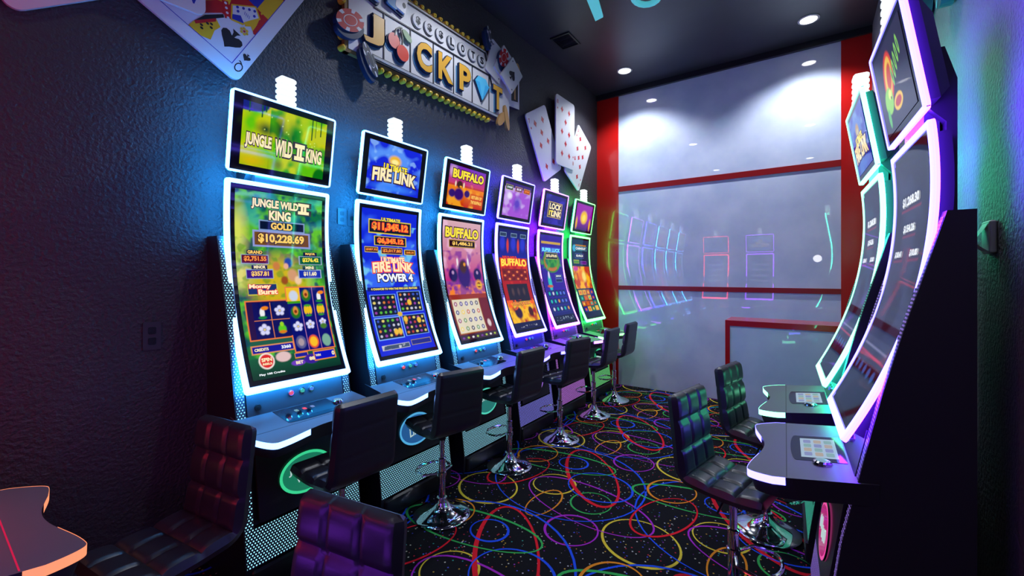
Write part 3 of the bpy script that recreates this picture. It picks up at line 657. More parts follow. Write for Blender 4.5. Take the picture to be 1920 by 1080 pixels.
def machine(loc, rz, colour, label, main, top, main_txt, top_txt, logo, back=0.17, dim=False, group=None, logo_txt='', frame=None):
    L_ = LED[colour]
    t = empty('slot_machine', loc, rz); tag(t, label, 'slot machine', group)
    # cabinet with side panels
    mb = MB(); z0 = 0.0
    prof = [(-back, 0.0), (.325, 0.0), (.325, .14)] + [(x - .035, z) for z, x in CPROF[1:]] + [(-back, 1.98)]
    mb.prism([(x, -.305, z) for x, z in prof], [(x, .305, z) for x, z in prof]); mb.build('cabinet', M_BODY, t)
    for s in (-1, 1):
        y0, y1 = (s * .36, s * .305)
        pr = [(-back, 0.0), (.335, 0.0), (.345, .15)] + [(x, z) for z, x in CPROF[2:]] + [(-back, 1.98)]
        sp_ = MB().prism([(x, y0, z) for x, z in pr], [(x, y1, z) for x, z in pr]).build('side_panel', M_DARKBODY, t)
        mb = MB(); rows = []; uvs = []
        zz = np.linspace(.15, 1.96, 40)
        for z in zz:
            x = cx_at(z) + .0015; rows.append([(x, s * .353, z), (x, s * .309, z)]); uvs.append([(s * .353, z), (s * .309, z)])
        mb.quad_grid(rows, 0, uvs=uvs); mb.build('light_grille', DOTS[colour], sp_)
    mb = MB(); rows = []; uvs = []
    for z in (.15, .25, .345):
        x = cx_at(z) + .0015; rows.append([(x, -.309, z), (x, .309, z)]); uvs.append([(-.309, z), (.309, z)])
    mb.quad_grid(rows, 0, uvs=uvs); mb.prism([(cx_at(.15), -.304, .15), (cx_at(.345), -.304, .345), (.27, -.304, .345), (.27, -.304, .15)], [(cx_at(.15), .304, .15), (cx_at(.345), .304, .345), (.27, .304, .345), (.27, .304, .15)], 1)
    mb.build('lower_grille', [DOTS[colour], M_DARKBODY], t)
    MB().rbox(-back + .01, .36, -.335, .335, 0.0, .135, .02).build('kick_base', M_BLACK, t)
    # lower door with oval logo
    fd = lambda x, y, off=0.0: (cx_at(y) + .012 + off, x, y)
    mb = MB(); P = rrect(0, .60, .56, .47, .02, 4); slab(mb, fd, P, -.03, 0.0)
    door = mb.build('lower_door', M_DARKBODY, t)
    mb = MB(); slab(mb, fd, ell(0, .55, .165, .118, 40), 0.0, .008, 0, 1); slab(mb, fd, ell(0, .55, .148, .102, 40), 0.008, .010, 2)
    nl = {'green': ((.05, .8, .35), (.01, .22, .12)), 'blue': ((.1, .5, .9), (.02, .12, .35)), 'teal': ((.1, .8, .6), (.02, .22, .2)), 'violet': ((.5, .2, .95), (.12, .02, .4)), 'pink': ((1.0, .1, .45), (.5, .02, .2)), 'red': ((.9, .1, .1), (.3, .02, .02))}[logo]
    if logo_txt:
        ws = logo_txt.split(' '); 
        for k, w_ in enumerate(ws): put_text(mb, w_, fd, 0.0, .575 - k * .05, .22 if len(w_) > 4 else .14, .044, 3, .03, .0125, arc=.008)
    else:
        put_text(mb, 'SLOTS', fd, 0, .555, .18, .05, 3, .03, .0125) if False else None
        for k in range(5): slab(mb, fd, ell(-.09 + .045 * k, .55 + .012 * math.sin(k * 2), .018, .03, 10), .010, .0125, 3)
    mb.build('logo_plate', [flat('logo ring ' + logo, nl[0], .8), M_DARKBODY, flat('logo face ' + logo, nl[1], .8), flat('logo print', (.55, .75, .75), .8)], door)
    # panel between screen and desk
    fp = lambda x, y, off=0.0: (cx_at(y) + .004 + off, x, y)
    mb = MB(); slab(mb, fp, [(-.30, .93), (.30, .93), (.30, 1.13), (-.30, 1.13)], -.03, 0.0)
    pnl = mb.build('button_panel', M_BODY, t)
    for k, (x, m_) in enumerate(((-.05, flat('button red', (.8, .06, .05), .9)), (0.02, flat('button green', (.05, .5, .35), .8)), (.08, flat('button blue', (.08, .2, .9), .8)))):
        mb = MB(); slab(mb, fp, ell(x, 1.025, .017, .017, 16), 0, .010, 0); slab(mb, fp, ell(x, 1.025, .012, .012, 16), .010, .016, 1); mb.build('push_button', [M_CHROME, m_], pnl)
    mb = MB(); slab(mb, fp, ell(-.245, .985, .017, .017, 16), 0, .012, 0); slab(mb, fp, ell(-.245, .985, .007, .007, 10), .012, .014, 0); mb.build('lock', M_BLACK, pnl)
    # desk
    DW = .385; N_ = 34
    def front(y):
        a = abs(y) / DW
        return .55 + .055 * (1 - math.cos(min(1, a / .86) * PI)) / 2 - (.10 * ((a - .80) / .20) ** 2.2 if a > .80 else 0)
    ys = [DW * math.sin(PI / 2 * k / N_) for k in range(-N_, N_ + 1)]
    def dz(x): return .95 - .06 * (x - .16) / .45
    loopt = [(.16, -DW + .02), (.44, -DW)] + [(front(y), y) for y in ys] + [(.44, DW), (.16, DW - .02)]
    loopt = [(x, y) for x, y in loopt if not (abs(abs(y) - DW) < 1e-6 and x > .5 and False)]
    mb = MB(); th = .085
    mb.prism([(x, y, dz(x)) for x, y in loopt], [(x - (.03 if x > .3 else 0), y * .985, dz(x) - th) for x, y in loopt], 0, 1)
    desk = mb.build('desk', [M_DESK, M_DARKBODY], t)
    for s in (-1, 1):
        mb = MB(); seg = [(front(y), y) for y in ys if s * y > .12]
        if s < 0: seg = seg[::-1]
        seg.append((.46, s * DW))
        n_ = len(seg); mb.quad_grid([[(x + .0015, y * 1.003, dz(x) + .0008) for x, y in seg], [(x + .0005, y * 1.002, dz(x) - .032) for x, y in seg]], 0)
        mb.build('edge_light', L_['front'] if colour != 'red' else mat('orange edge light', (.5, .2, .1), .4, emit=(1.0, .32, .14), es=1.0), desk)
    fk = lambda x, y, off=0.0: (y, x, dz(y) + off)
    mb = MB(); slab(mb, fk, [(-.375, .455), (.375, .455), (.375, .459), (-.375, .459)], -.002, .0006); mb.build('seam', M_GROOVE if colour != 'red' else flat('seam red', (.8, .01, .08), .7), desk)
    mb = MB(); P = [(-.17, .235), (.17, .235), (.17, .42)] + [(.17 * math.cos(R(a)), .42 + .02 * math.sin(R(a))) for a in range(15, 180, 15)] + [(-.17, .42)]
    slab(mb, fk, P, -.004, .0016); kp = mb.build('control_panel', M_BEZEL, desk)
    mb = MB(); slab(mb, fk, [(-.13, .262), (.13, .262), (.13, .40), (-.13, .40)], .0016, .0022)
    for i in range(4 if dim else 0):
        for j in range(3): slab(mb, fk, rrect(-.085 + i * .057, .290 + j * .041, .045, .03, .006, 2), .0022, .0026, 1 + (i + j) % 3)
    if not dim:
        for i, q in enumerate((1, 4, 3)): slab(mb, fk, rrect(-.06 + i * .05, .30, .022, .03, .006, 2), .0022, .0026, q)
    mb.build('touch_screen', [T_PALE if dim else M_BEZEL, flat('pad teal', (.30, .55, .50), .6), flat('pad tan', (.60, .50, .35), .6), flat('pad blue', (.30, .35, .65), .6), T_RED], kp)
    sgn = 1
    mb = MB(); mb.lathe([(.0, .016), (.026, .016), (.034, .010), (.036, 0)], (.325, sgn * .195, dz(.325)), 24, 0); mb.lathe([(.0, .019), (.020, .018), (.024, .0165)], (.325, sgn * .195, dz(.325)), 24, 1)
    mb.build('spin_button', [M_CHROME, flat('spin button', (.25, .45, .55), .7)], desk)
    # main screen
    hs = shell(fscreen, SW - .012, SL - .012, -.021, -.008); h2_ = shell(fscreen, SW - .09, SL - .09, -.07, -.02)
    for q in h2_.f: hs.f.append(tuple(i + len(hs.v) for i in q)); hs.m.append(0); hs.uv.append(None)
    hs.v += h2_.v; ms = hs.build('main_screen', M_DARKBODY, t)
    light_frame(fscreen, SW, SL, .026, .036, .022, L_, ms)
    mb = MB(); ny = 24
    mb.quad_grid([[fscreen(x, -SL / 2 + .03 + (SL - .06) * j / ny, -.006) for x in (-SW / 2 + .022, SW / 2 - .022)] for j in range(ny + 1)]); mb.build('bezel', M_BEZEL, ms)
    DWm, DHm = SW - .105, SL - .125
    fm = lambda x, y, off=0.0: fscreen(x, y + .006, off - .004)
    display('display', main, fm, DWm, DHm, 0.0, ms, dim)
    def build_txt(items, fn, w, h, nm_, par):
        if not items: return
        for it in items:
            s_, x, y, ww, hh, m_, out = it[:7]; kw = it[7] if len(it) > 7 else {}
            X_, Y_ = (x - .5) * w, (y - .5) * h; mb = MB()
            if out is not None: put_text(mb, s_, fn, X_, Y_, ww * w, hh * h, 1, .12, .0012, **kw)
            put_text(mb, s_, fn, X_, Y_, ww * w, hh * h, 0, .045, .0022, **kw)
            mb.build(nm_, [m_] + ([out] if out is not None else []), par, fix=False)
    build_txt(main_txt, fm, DWm, DHm, 'lettering', ms)
    # topper, its neck and tower lamp
    MB().box(-.05, -.004, -.16, .16, 2.30, 2.42).build('neck', M_BODY, t)
    cb = [(-back + .01, 1.93), (-.06, 1.93), (-.06, 2.34), (-.01, 2.40), (-.01, 2.63), (-.055, 2.63), (-back + .01, 2.50)]
    MB().prism([(x, -.20, z) for x, z in cb], [(x, .20, z) for x, z in cb]).build('back_column', M_DARKBODY, t)
    mb = MB(); w2, h2 = (SW - .012) / 2, (TH - .012) / 2
    def rl(a_, c_, o_): return [ftop(x, y, o_) for x, y in ((-w2 + a_, -h2 + a_), (w2 - a_, -h2 + a_), (w2 - a_, h2 - c_), (-w2 + a_, h2 - c_))]
    A_ = [rl(0, 0, -.010), rl(0, 0, -.021), rl(.03, .03, -.0215), rl(.03, .03, -.06), rl(.07, .10, -.10)]
    mb.quad_grid(A_, 0, close_u=True); mb.poly(A_[0]); mb.poly(A_[-1][::-1]); tp = mb.build('topper', M_DARKBODY, t)
    light_frame(ftop, SW, TH, .013, .013, .022, L_, tp, .025)
    mb = MB(); mb.poly([ftop(x, y, -.005) for x, y in ((-SW / 2 + .012, -TH / 2 + .012), (SW / 2 - .012, -TH / 2 + .012), (SW / 2 - .012, TH / 2 - .012), (-SW / 2 + .012, TH / 2 - .012))]); mb.build('bezel', M_BEZEL, tp)
    DWt, DHt = SW - .13, TH - .10
    ft = lambda x, y, off=0.0: ftop(x, y, off - .003)
    display('display', top, ft, DWt, DHt, 0.0, tp, dim)
    build_txt(top_txt, ft, DWt, DHt, 'lettering', tp)
    mb = MB()
    for k in range(5): mb.rbox(.02, .10, -.052, .052, TZ1 + .004 + k * .036, TZ1 + .032 + k * .036, .012)
    mb.rbox(.028, .092, -.042, .042, TZ1 - .02, TZ1 + .18, .006)
    mb.build('tower_lamp', M_TOWER, t)
    return t

S_ = dict
jm = [('JUNGLE WILD', .43, .935, .52, .052, T_CREAM, T_DARK), ('II', .76, .935, .055, .05, T_CREAM, T_DARK), ('-', .76, .957, .10, .009, T_CREAM, T_DARK), ('-', .76, .912, .10, .009, T_CREAM, T_DARK), ('KING', .48, .880, .24, .048, T_CREAM, T_DARK), ('GOLD', .5, .822, .24, .034, T_GOLD, T_DARK),
      ('$10,228.69', .5, .750, .52, .048, T_GOLD, T_DARK), ('$2,751.55', .195, .637, .23, .026, T_ORANGE, None), ('GRAND', .195, .673, .15, .016, T_GOLD, None),
      ('$357.81', .235, .556, .18, .026, T_GOLD, None), ('MINOR', .235, .593, .12, .015, T_CREAM, None), ('$276.42', .835, .637, .2, .024, T_YEL, None), ('MAJOR', .835, .673, .12, .015, T_GOLD, None), ('$11.60', .815, .556, .16, .024, T_CREAM, None), ('MINI', .815, .593, .1, .015, T_CREAM, None),
      ('Money', .22, .486, .22, .026, T_CREAM, T_RED), ('Burst', .30, .458, .2, .026, T_CREAM, T_RED),
      ('CREDITS', .14, .152, .14, .014, T_CREAM, None), ('3360', .40, .152, .1, .016, T_WHITE, None), ('SPIN', .17, .097, .10, .018, T_CREAM, None), ('REELS', .17, .075, .09, .010, T_CREAM, None),
      ('BET', .51, .055, .08, .015, T_CREAM, None), ('88', .66, .066, .06, .018, T_CREAM, None), ('WIN', .74, .078, .06, .012, T_CREAM, None), ('0', .93, .078, .03, .022, T_CREAM, None), ('Play 100 Credits', .2, .022, .26, .012, T_WHITE, None)]
jt = [('JUNGLE', .185, .40, .28, .22, T_CREAM, T_DARK), ('WILD', .475, .385, .20, .24, T_CREAM, T_DARK), ('II', .667, .385, .05, .20, T_CREAM, T_DARK), ('-', .667, .49, .09, .035, T_CREAM, T_DARK), ('-', .667, .28, .09, .035, T_CREAM, T_DARK), ('KING', .855, .37, .20, .21, T_CREAM, T_DARK)]
fmn = [('ULTIMATE', .5, .937, .34, .022, T_YEL, T_DARK), ('$11,345.12', .5, .885, .64, .050, T_ORANGE, T_RED), ('$6,345.12', .5, .787, .46, .036, T_ORANGE, T_RED), ('$287.93', .155, .724, .18, .016, T_ORANGE, None), ('$2,017.80', .515, .720, .33, .022, T_ORANGE, None), ('$68.30', .86, .715, .15, .015, T_ORANGE, None),
       ('ULTIMATE', .52, .655, .42, .036, T_CREAM, T_RED), ('FIRE LINK', .52, .60, .72, .062, T_CREAM, T_RED, S_(arc=.01)), ('POWER 4', .54, .53, .64, .052, T_WHITE, T_DARK), ('4 CHANCES TO WIN THE FIRE LINK FEATURE', .5, .452, .84, .013, T_YEL, None)]
fmt = [('ULTIMATE', .50, .53, .44, .12, T_YEL, T_DARK), ('FIRE LINK', .50, .33, .80, .24, T_CREAM, T_DARK, S_(arc=.012))]
bmn = [('BUFFALO', .5, .905, .86, .075, T_YEL, T_DARK), ('$1,486.21', .5, .815, .52, .030, T_GOLD, None), ('GOLD', .85, .46, .11, .018, T_YEL, None)]
bmt = [('BUFFALO', .52, .80, .84, .20, T_YEL, T_DARK), ('RETURN OF', .80, .30, .30, .08, T_GOLD, None), ('THE BUFFALO', .80, .17, .32, .08, T_GOLD, None)]
b4m = [('WILD WILD', .35, .72, .5, .03, T_RED, T_DARK), ('BUFFALO', .5, .67, .9, .065, T_YEL, T_RED, S_(arc=.01)), ('EPIC JACK', .5, .255, .6, .035, T_ORANGE, T_DARK)]
b4t = [('$142.07', .16, .84, .18, .06, T_WHITE, None), ('$21.59', .50, .84, .16, .06, T_WHITE, None), ('$10.41', .82, .84, .16, .06, T_ORANGE, None)]
lkm = [('SUPER LUCK', .5, .835, .84, .038, T_CYAN, T_BLUE), ('$15,670.05', .52, .768, .5, .032, T_CREAM, None), ('$284.06', .75, .535, .24, .016, T_WHITE, None)]
lkt = [('LOCK', .5, .62, .56, .19, T_CREAM, T_DARK), ('IT', .32, .38, .18, .16, T_YEL, T_DARK), ('LINK', .58, .38, .46, .19, T_CREAM, T_DARK)]
lnm = [('CASHOUT', .52, .89, .6, .026, T_WHITE, None), ('$2,436.23', .45, .795, .4, .026, T_WHITE, None)]
idm = [('$1,268.30', .5, .83, .5, .035, T_WHITE, None), ('$154.26', .5, .725, .34, .030, T_WHITE, None), ('$18.41', .25, .63, .22, .025, T_WHITE, None), ('$10.00', .75, .63, .22, .025, T_WHITE, None)]

XM = -2.83
PY0, PITCH = 1.4135, 0.8817
def my(i): return PY0 + PITCH * i
SPEC = [
    ('cyan', 'cyan lit slot machine with green jungle screens, nearest of the row along the left wall', art_jungle_main, art_jungle_top, jm, jt, 'green', 'JUNGLE WILD'),
    ('cyan', 'cyan lit slot machine with royal blue fire link screens, second along the left wall', art_fire_main, art_fire_top, fmn, fmt, 'blue', 'FIRE LINK'),
    ('cyan', 'cyan lit slot machine with yellow BUFFALO title over white reel grid', art_buff_main, art_buff_top, bmn, bmt, 'teal', 'BUFFALO'),
    ('blue', 'blue violet lit slot machine with red BUFFALO main screen and pale purple topper', art_b4_main, art_b4_top, b4m, b4t, 'violet', 'BUFFALO'),
    ('violet', 'pink violet lit slot machine whose topper reads LOCK IT LINK', art_link_main, art_link_top, lkm, lkt, 'violet', ''),
    ('green', 'green lit slot machine with golden lion screen, beside the red strip of back wall', art_lion_main, art_lion_top, lnm, [], 'green', '')]
ROW = 'slot machines in a row along the left wall'
for i, (c, lb, am, at_, mt, tt, lg, lt_) in enumerate(SPEC):
    machine((XM, my(i), 0), 0, c, lb, am(), at_(), mt, tt, lg, .17, False, ROW, lt_)
machine((.362, 2.495, 0), R(182.3), 'purple', 'purple lit slot machine nearest on the right side with a parrot emblem on its topper', art_idle_main(), art_bird_top(), idm, [], 'pink', .10, True, 'slot machines facing them on the right')
machine((.322, 3.48, 0), R(182.3), 'teal', 'teal green lit slot machine on the right, standing beyond the purple lit one', art_idle_main((40, 90, 120)), art_fire_top(), idm, fmt, 'teal', .10, True, 'slot machines facing them on the right', 'FIRE LINK')
machine((-2.21, -.27, 0), R(90), 'red', 'slot machine whose grey desk with orange edge light fills the bottom left corner', art_reel_rear(), art_idle_main(), [], [], 'red', .22, False, 'slot machines along the rear wall')
machine((-1.12, -.27, 0), R(90), 'rear purple', 'purple lit slot machine seen only as a reflection in the white back wall', art_reel_rear(), art_fire_top(), [], fmt, 'violet', .22, False, 'slot machines along the rear wall')

# ------------------------------------------------------------------ bar stool: seat points to -X, backrest at +X
def make_stool():
    t = empty('bar_stool')
    # cushion path (x, z, nx, nz): n is the outward face that is sat on / leaned on
    path = []
    z_s = .665; n1 = 26
    for k in range(n1 + 1): path.append((-.205 + .335 * k / n1, z_s - .012 * math.sin(PI * k / n1), 0, 1))
    cx_, cz_, rr = .13, z_s + .075, .075
    for k in range(1, 9):
        a = R(-90 + 80 * k / 8); path.append((cx_ + rr * math.cos(a), cz_ + rr * math.sin(a), -math.cos(a), -math.sin(a)))
    a = R(-10); x0, z0 = path[-1][0], path[-1][1]; n2 = 30
    for k in range(1, n2 + 1):
        l = .375 * k / n2; path.append((x0 + l * math.sin(R(8)) * .9, z0 + l, -math.cos(R(8)), math.sin(R(8)) * .9))
    S = [0]
    for p, q in zip(path, path[1:]): S.append(S[-1] + math.hypot(q[0] - p[0], q[1] - p[1]))
    Ltot = S[-1]; split = n1 + 4
    def section(i):
        x, z, nx, nz = path[i]; s = S[i]
        # quilting lines: 3 cells along the seat, 3 up the back, 3 across
        seat_cell = S[n1 + 4] / 3; back_cell = (Ltot - S[n1 + 4]) / 3
        ph = s / seat_cell if s < S[split] else (s - S[split]) / back_cell
        g = abs(ph - round(ph)) * (seat_cell if s < S[split] else back_cell)
        edge = min(s, Ltot - s); endk = math.sqrt(max(0, 1 - (1 - min(1, edge / .03)) ** 2))
        w = .20 - .018 * (1 - endk) - (.012 if i > split else 0) * ((s - S[split]) / (Ltot - S[split]))
        T1, T2 = .034 * endk + .004, .030 * endk + .004
        out = []; nU = 30
        for k in range(nU + 1):                       # top face
            u = -1 + 2 * k / nU; y = w * u; e = math.sqrt(max(0, 1 - max(0, (abs(u) - .84) / .16) ** 2))
            gu = abs(y * 3 / (2 * w) - (round(y * 3 / (2 * w) - .5) + .5)) * (2 * w / 3)
            groove = 0
            if .012 < edge: groove = .013 * math.exp(-(g / .009) ** 2) * (1 if 0.05 < s < Ltot - .05 else 0)
            groove = max(groove, .011 * math.exp(-(gu / .007) ** 2) * (1 if edge > .02 and abs(u) < .8 else 0))
            puff = .006 * (1 - min(1, g / .05)) * -1
            h = (T1 + puff - groove) * e
            out.append((x + nx * h, y, z + nz * h))
        for k in range(nU, -1, -1):                   # underside
            u = -1 + 2 * k / nU; y = w * u; e = math.sqrt(max(0, 1 - max(0, (abs(u) - .84) / .16) ** 2))
            groove = .004 * math.exp(-(g / .007) ** 2) if i > split else 0
            h = (-T2 + groove) * e
            out.append((x + nx * h, y, z + nz * h))
        return out
    secs = [section(i) for i in range(len(path))]
    # refine along the path by interpolation for crisp quilting
    mb = MB(); A = secs[:split + 1]; mb.quad_grid(A, 0, close_u=True); mb.poly(A[0]); mb.build('seat', M_LEATHER, t, True)
    mb = MB(); A = secs[split:]; mb.quad_grid(A, 0, close_u=True); mb.poly(A[-1]); mb.build('backrest', M_LEATHER, t, True)
    mb = MB(); mb.lathe([(.0, .002), (.203, .002), (.205, .010), (.198, .018), (.15, .030), (.10, .048), (.06, .075), (.042, .105), (.036, .13), (.0, .13)], n=48); mb.build('base', M_CHROME, t, True)
    mb = MB(); mb.lathe([(.027, .10), (.027, .40), (.030, .402), (.030, .415), (.019, .42), (.019, .60)], n=24); mb.build('pole', M_CHROME, t, True)
    mb = MB(); mb.rbox(-.10, .10, -.09, .09, .60, .625, .015); mb.lathe([(.03, .55), (.035, .60), (.0, .60)], n=20); mb.tube([(0, .03, .615), (.0, .15, .60), (.0, .21, .575)], .006); mb.build('seat_plate', M_BLACK, t)
    mb = MB(); pts = [(0.0, 0.0, .30)]
    P = [(-.02, -.03, .30), (-.06, -.12, .30)] + [(-.12 - .10 * math.cos(R(a)), .14 * math.sin(R(a)), .30) for a in range(-70, 71, 14)] + [(-.06, .12, .30), (-.02, .03, .30)]
    mb.tube(P, .009, 8); mb.lathe([(.028, .285), (.034, .29), (.034, .315), (.028, .32)], n=20); mb.build('footrest', M_CHROME, t, True)
    return t
stool0 = make_stool(); index_kids()
STOOLS = [
    (-2.17, 1.42, -2, 'black bar stool in front of the green jungle slot machine', 'bar stools along the left row'),
    (-2.20, 2.25, -14, 'black bar stool in front of the royal blue fire link machine', 'bar stools along the left row'),
    (-2.25, 3.17, -3, 'black bar stool before the third machine, with the yellow BUFFALO title', 'bar stools along the left row'),
    (-2.18, 4.00, -10, 'black bar stool before the blue violet lit machine', 'bar stools along the left row'),
    (-2.21, 4.93, 0, 'black bar stool before the pink violet LOCK IT LINK machine', 'bar stools along the left row'),
    (-2.24, 5.68, 0, 'farthest black bar stool of the row, beside the green lit machine and back wall', 'bar stools along the left row'),
    (-.33, 2.50, 168, 'black quilted bar stool lit blue, at the nearest right-hand machine', 'bar stools on the right'),
    (-.245, 3.38, 168, 'black quilted bar stool with green sheen, before the white counter', 'bar stools on the right'),
    (-2.10, .58, 98, 'black quilted bar stool with red sheen, beside the bottom left desk', 'bar stools in the foreground'),
    (-1.03, .49, 100, 'black bar stool with purple lit backrest cut off by the bottom edge', 'bar stools in the foreground')]
for k, (x, y, a, lb, g) in enumerate(STOOLS):
    o = stool0 if k == 0 else copy_tree(stool0)
    o.location = (x, y, 0); o.rotation_euler = (0, 0, R(a)); tag(o, lb, 'bar stool', g)

# ------------------------------------------------------------------ wall decor on the left wall
def wall_frame(name, s=0.0, z=0.0, off=0.0):
    """Empty on the left wall: local X runs along the wall away from the camera, local Y up, local Z into the room"""
    d = Vector((WB, 1, 0)).normalized(); n = Vector((d.y, -d.x, 0))
    m = Matrix(((d.x, 0, n.x, wallx(s) + n.x * off), (d.y, 0, n.y, s + n.y * off), (0, 1, 0, z), (0, 0, 0, 1)))
    return empty(name, mtx=m)
def fl(x, y, off=0.0): return (x, y, off)
SPADE = [(0, .5), (.12, .34), (.3, .16), (.42, .0), (.43, -.15), (.34, -.26), (.2, -.27), (.08, -.18), (.05, -.17), (.08, -.34), (.17, -.46), (-.17, -.46), (-.08, -.34), (-.05, -.17), (-.08, -.18), (-.2, -.27), (-.34, -.26), (-.43, -.15), (-.42, 0), (-.3, .16), (-.12, .34)]
DIAM = [(0, .5), (.13, .25), (.36, 0), (.13, -.25), (0, -.5), (-.13, -.25), (-.36, 0), (-.13, .25)]
HEART = SPADE
def pip(mb, shape, cx, cy, sz, off, m, flip=False, rot=0.0):
    c, s = math.cos(rot), math.sin(rot); k = -1 if flip else 1
    P = [(cx + sz * k * (x * c - y * s), cy + sz * k * (x * s + y * c)) for x, y in shape]
    slab(mb, fl, P, off - .0006, off, m)
def card(name, label, corner, w, h, rot, which, face, off=0.05, par_fn=wall_frame, group='giant playing cards', thick=.018):
    """corner = (s,z) of one corner, which = 'BL' or 'BR'"""
    t = par_fn(name, corner[0], corner[1], off)
    t.matrix_world = t.matrix_world @ Matrix.Rotation(rot, 4, 'Z')
    tag(t, label, 'playing card', group)
    cx = w / 2 if which == 'BL' else -w / 2; cy = h / 2
    mb = MB(); slab(mb, fl, rrect(cx, cy, w, h, .045, 5), -thick, 0.0, 0, 1); mb.build('card_board', [M_WHITE, M_CARDEDGE], t)
    mb = MB(); face(mb, cx, cy, w, h); mb.build('card_face', [M_INK, M_REDINK, M_BLUEINK, M_YELINK, M_WHITE], t, fix=False)
    return t
def idx(mb, s, shape, cx, cy, w, h, m, mx_=.05, sz=.055, tw=.045, th=.07):
    for sg in (1, -1):
        put_text(mb, s, fl, cx - sg * (w / 2 - mx_), cy + sg * (h / 2 - .095), tw, th, m, .0, .0012, flip=(sg < 0))
        pip(mb, shape, cx - sg * (w / 2 - mx_), cy + sg * (h / 2 - .185), sz, .0012, m, flip=(sg < 0))
def face_num(n, shape, m):
    def f(mb, cx, cy, w, h):
        idx(mb, str(n), shape, cx, cy, w, h, m, .045, .04, .035 if n < 10 else .05, .055)
        xs = (-w * .19, w * .19); rows = {7: 3, 8: 3, 9: 4}[n]
        pts = [(x, (h * .32) * (1 - 2 * k / (rows - 1))) for x in xs for k in range(rows)]
        pts += {7: [(0, h * .16)], 8: [(0, h * .16), (0, -h * .16)], 9: [(0, 0)]}[n]
        for x, y in pts: pip(mb, shape, cx + x, cy + y, .098, .0012, m, flip=y < 0)
    return f
def face_ace(mb, cx, cy, w, h):
    idx(mb, 'A', SPADE, cx, cy, w, h, 2, .06, .07, .065, .09); pip(mb, SPADE, cx, cy, .26, .0012, 0)
def face_queen(mb, cx, cy, w, h):
    m_ = .078; x0, x1, y0, y1 = cx - w / 2 + m_, cx + w / 2 - m_, cy - h / 2 + m_, cy + h / 2 - m_
    for a, b, c, d in ((x0, x1, y0, y0 + .004), (x0, x1, y1 - .004, y1), (x0, x0 + .004, y0, y1), (x1 - .004, x1, y0, y1)): mb.poly([(a, c, .001), (b, c, .001), (b, d, .001), (a, d, .001)], 2)
    for sg in (1, -1):
        put_text(mb, 'Q', fl, cx - sg * (w / 2 - .042), cy + sg * (h / 2 - .095), .045, .078, 0, .0, .0012, flip=(sg < 0))
        pip(mb, SPADE, cx - sg * (w / 2 - .042), cy + sg * (h / 2 - .180), .055, .0012, 0, flip=(sg < 0))
        pip(mb, SPADE, cx - sg * (w / 2 - .158), cy + sg * (h / 2 - .205), .145, .0012, 0, flip=(sg < 0))
        S2 = lambda pts, m, o: slab(mb, fl, [(cx + sg * x, cy + sg * y) for x, y in pts], o - .0005, o, m)
        D = lambda pts, m, o: slab(mb, fl, [(cx - sg * x, cy - sg * y) for x, y in pts], o - .0005, o, m)   # drawn as the lower half stands
        W, H = w / 2 - m_ - .004, h / 2 - m_ - .004
        D([(-W, .0), (-W, -.24), (-.04, -.28), (.024, -.31), (.09, -.21), (.143, -.2), (.202, -.16), (.24, -.13), (.268, -.163), (W, -.16), (W, 0)], 1, .0014)
        D([(-W, .0), (-W, -.20), (-.10, -.26), (-.04, -.26), (.0, -.225), (.037, -.163), (.0, .0)], 3, .0018)
        D([(-.20, 0), (-.20, -.16), (-.12, -.20), (-.10, 0)], 2, .0021)
        D([(-.002, -.225), (.037, -.163), (.09, -.13), (.06, 0), (.0, 0)], 3, .0021); D([(.02, -.19), (.028, -.17), (.05, 0), (.04, 0)], 0, .0024)
        D([(.024, -.381), (.042, -.302), (.099, -.21), (.112, -.225), (.088, -.268)], 0, .0019)
        D([(-W, -.33), (-.10, -.31), (-.03, -.29), (.024, -.381), (.0, -.42), (-W, -.40)], 4, .0016)
        D([(.024, -.381), (.09, -.27), (.129, -.293), (.12, -.34), (.134, -.405), (.09, -H), (.02, -H)], 3, .0021); D([(.024, -.381), (.088, -.268), (.097, -.286), (.038, -.39)], 1, .0024)
        for ex, ey in ((.075, -.335), (.09, -.32), (.10, -.34), (.06, -.37), (.07, -.385)): D(ell(ex, ey, .009, .007, 8), 0, .0027)
        D([(.094, -.115), (.19, .006), (.25, -.044), (.20, -.172), (.142, -.204)], 3, .0022); D([(.104, -.116), (.19, -.006), (.237, -.046), (.192, -.158), (.145, -.190)], 4, .0025)
        D([(.129, -.164), (.163, -.129), (.2, -.156), (.143, -.191)], 2, .0028)
        for ex, ey in ((.125, -.10), (.15, -.075), (.175, -.05), (.20, -.03), (.14, -.12), (.215, -.06)): D(ell(ex, ey, .008, .010, 8), 2, .0028)
        D(ell(.183, -.091, .026, .022, 12), 4, .0030)
        for k in range(4): D([(.165 + .01 * k, -.085), (.168 + .01 * k, -.085), (.175 + .01 * k, -.105), (.172 + .01 * k, -.105)], 2, .0032)
        D([(.204, -.109), (.243, -.044), (.254, -.101), (.257, -.154), (.235, -.135), (.211, -.168)], 3, .0024); D([(.222, .138), (.232, .138), (.24, -.012), (.23, -.012)], 3, .0026)
        for k in range(6): D(ell(.226 + .018 * math.cos(R(60 * k)), -.197 + .018 * math.sin(R(60 * k)), .0085, .0085, 8), 3, .0020)
        D(ell(.226, -.197, .007, .007, 8), 1, .0023)
        D([(.05, -.143), (.076, -.119), (.137, -.2), (.116, -.223)], 1, .0023)
        for k in range(4): D(ell(.072 + .018 * k, -.140 - .022 * k, .008, .008, 8), 4, .0026)
card('playing_card', 'giant white playing card cut off at the top left corner of the wall', (.285, 2.952), .72, 1.0, R(36), 'BL', face_num(8, DIAM, 1), .028)
card('playing_card', 'giant queen of spades card pointing down on the left wall', (1.198, 2.955), .72, 1.02, R(-30), 'BR', face_queen, .05)
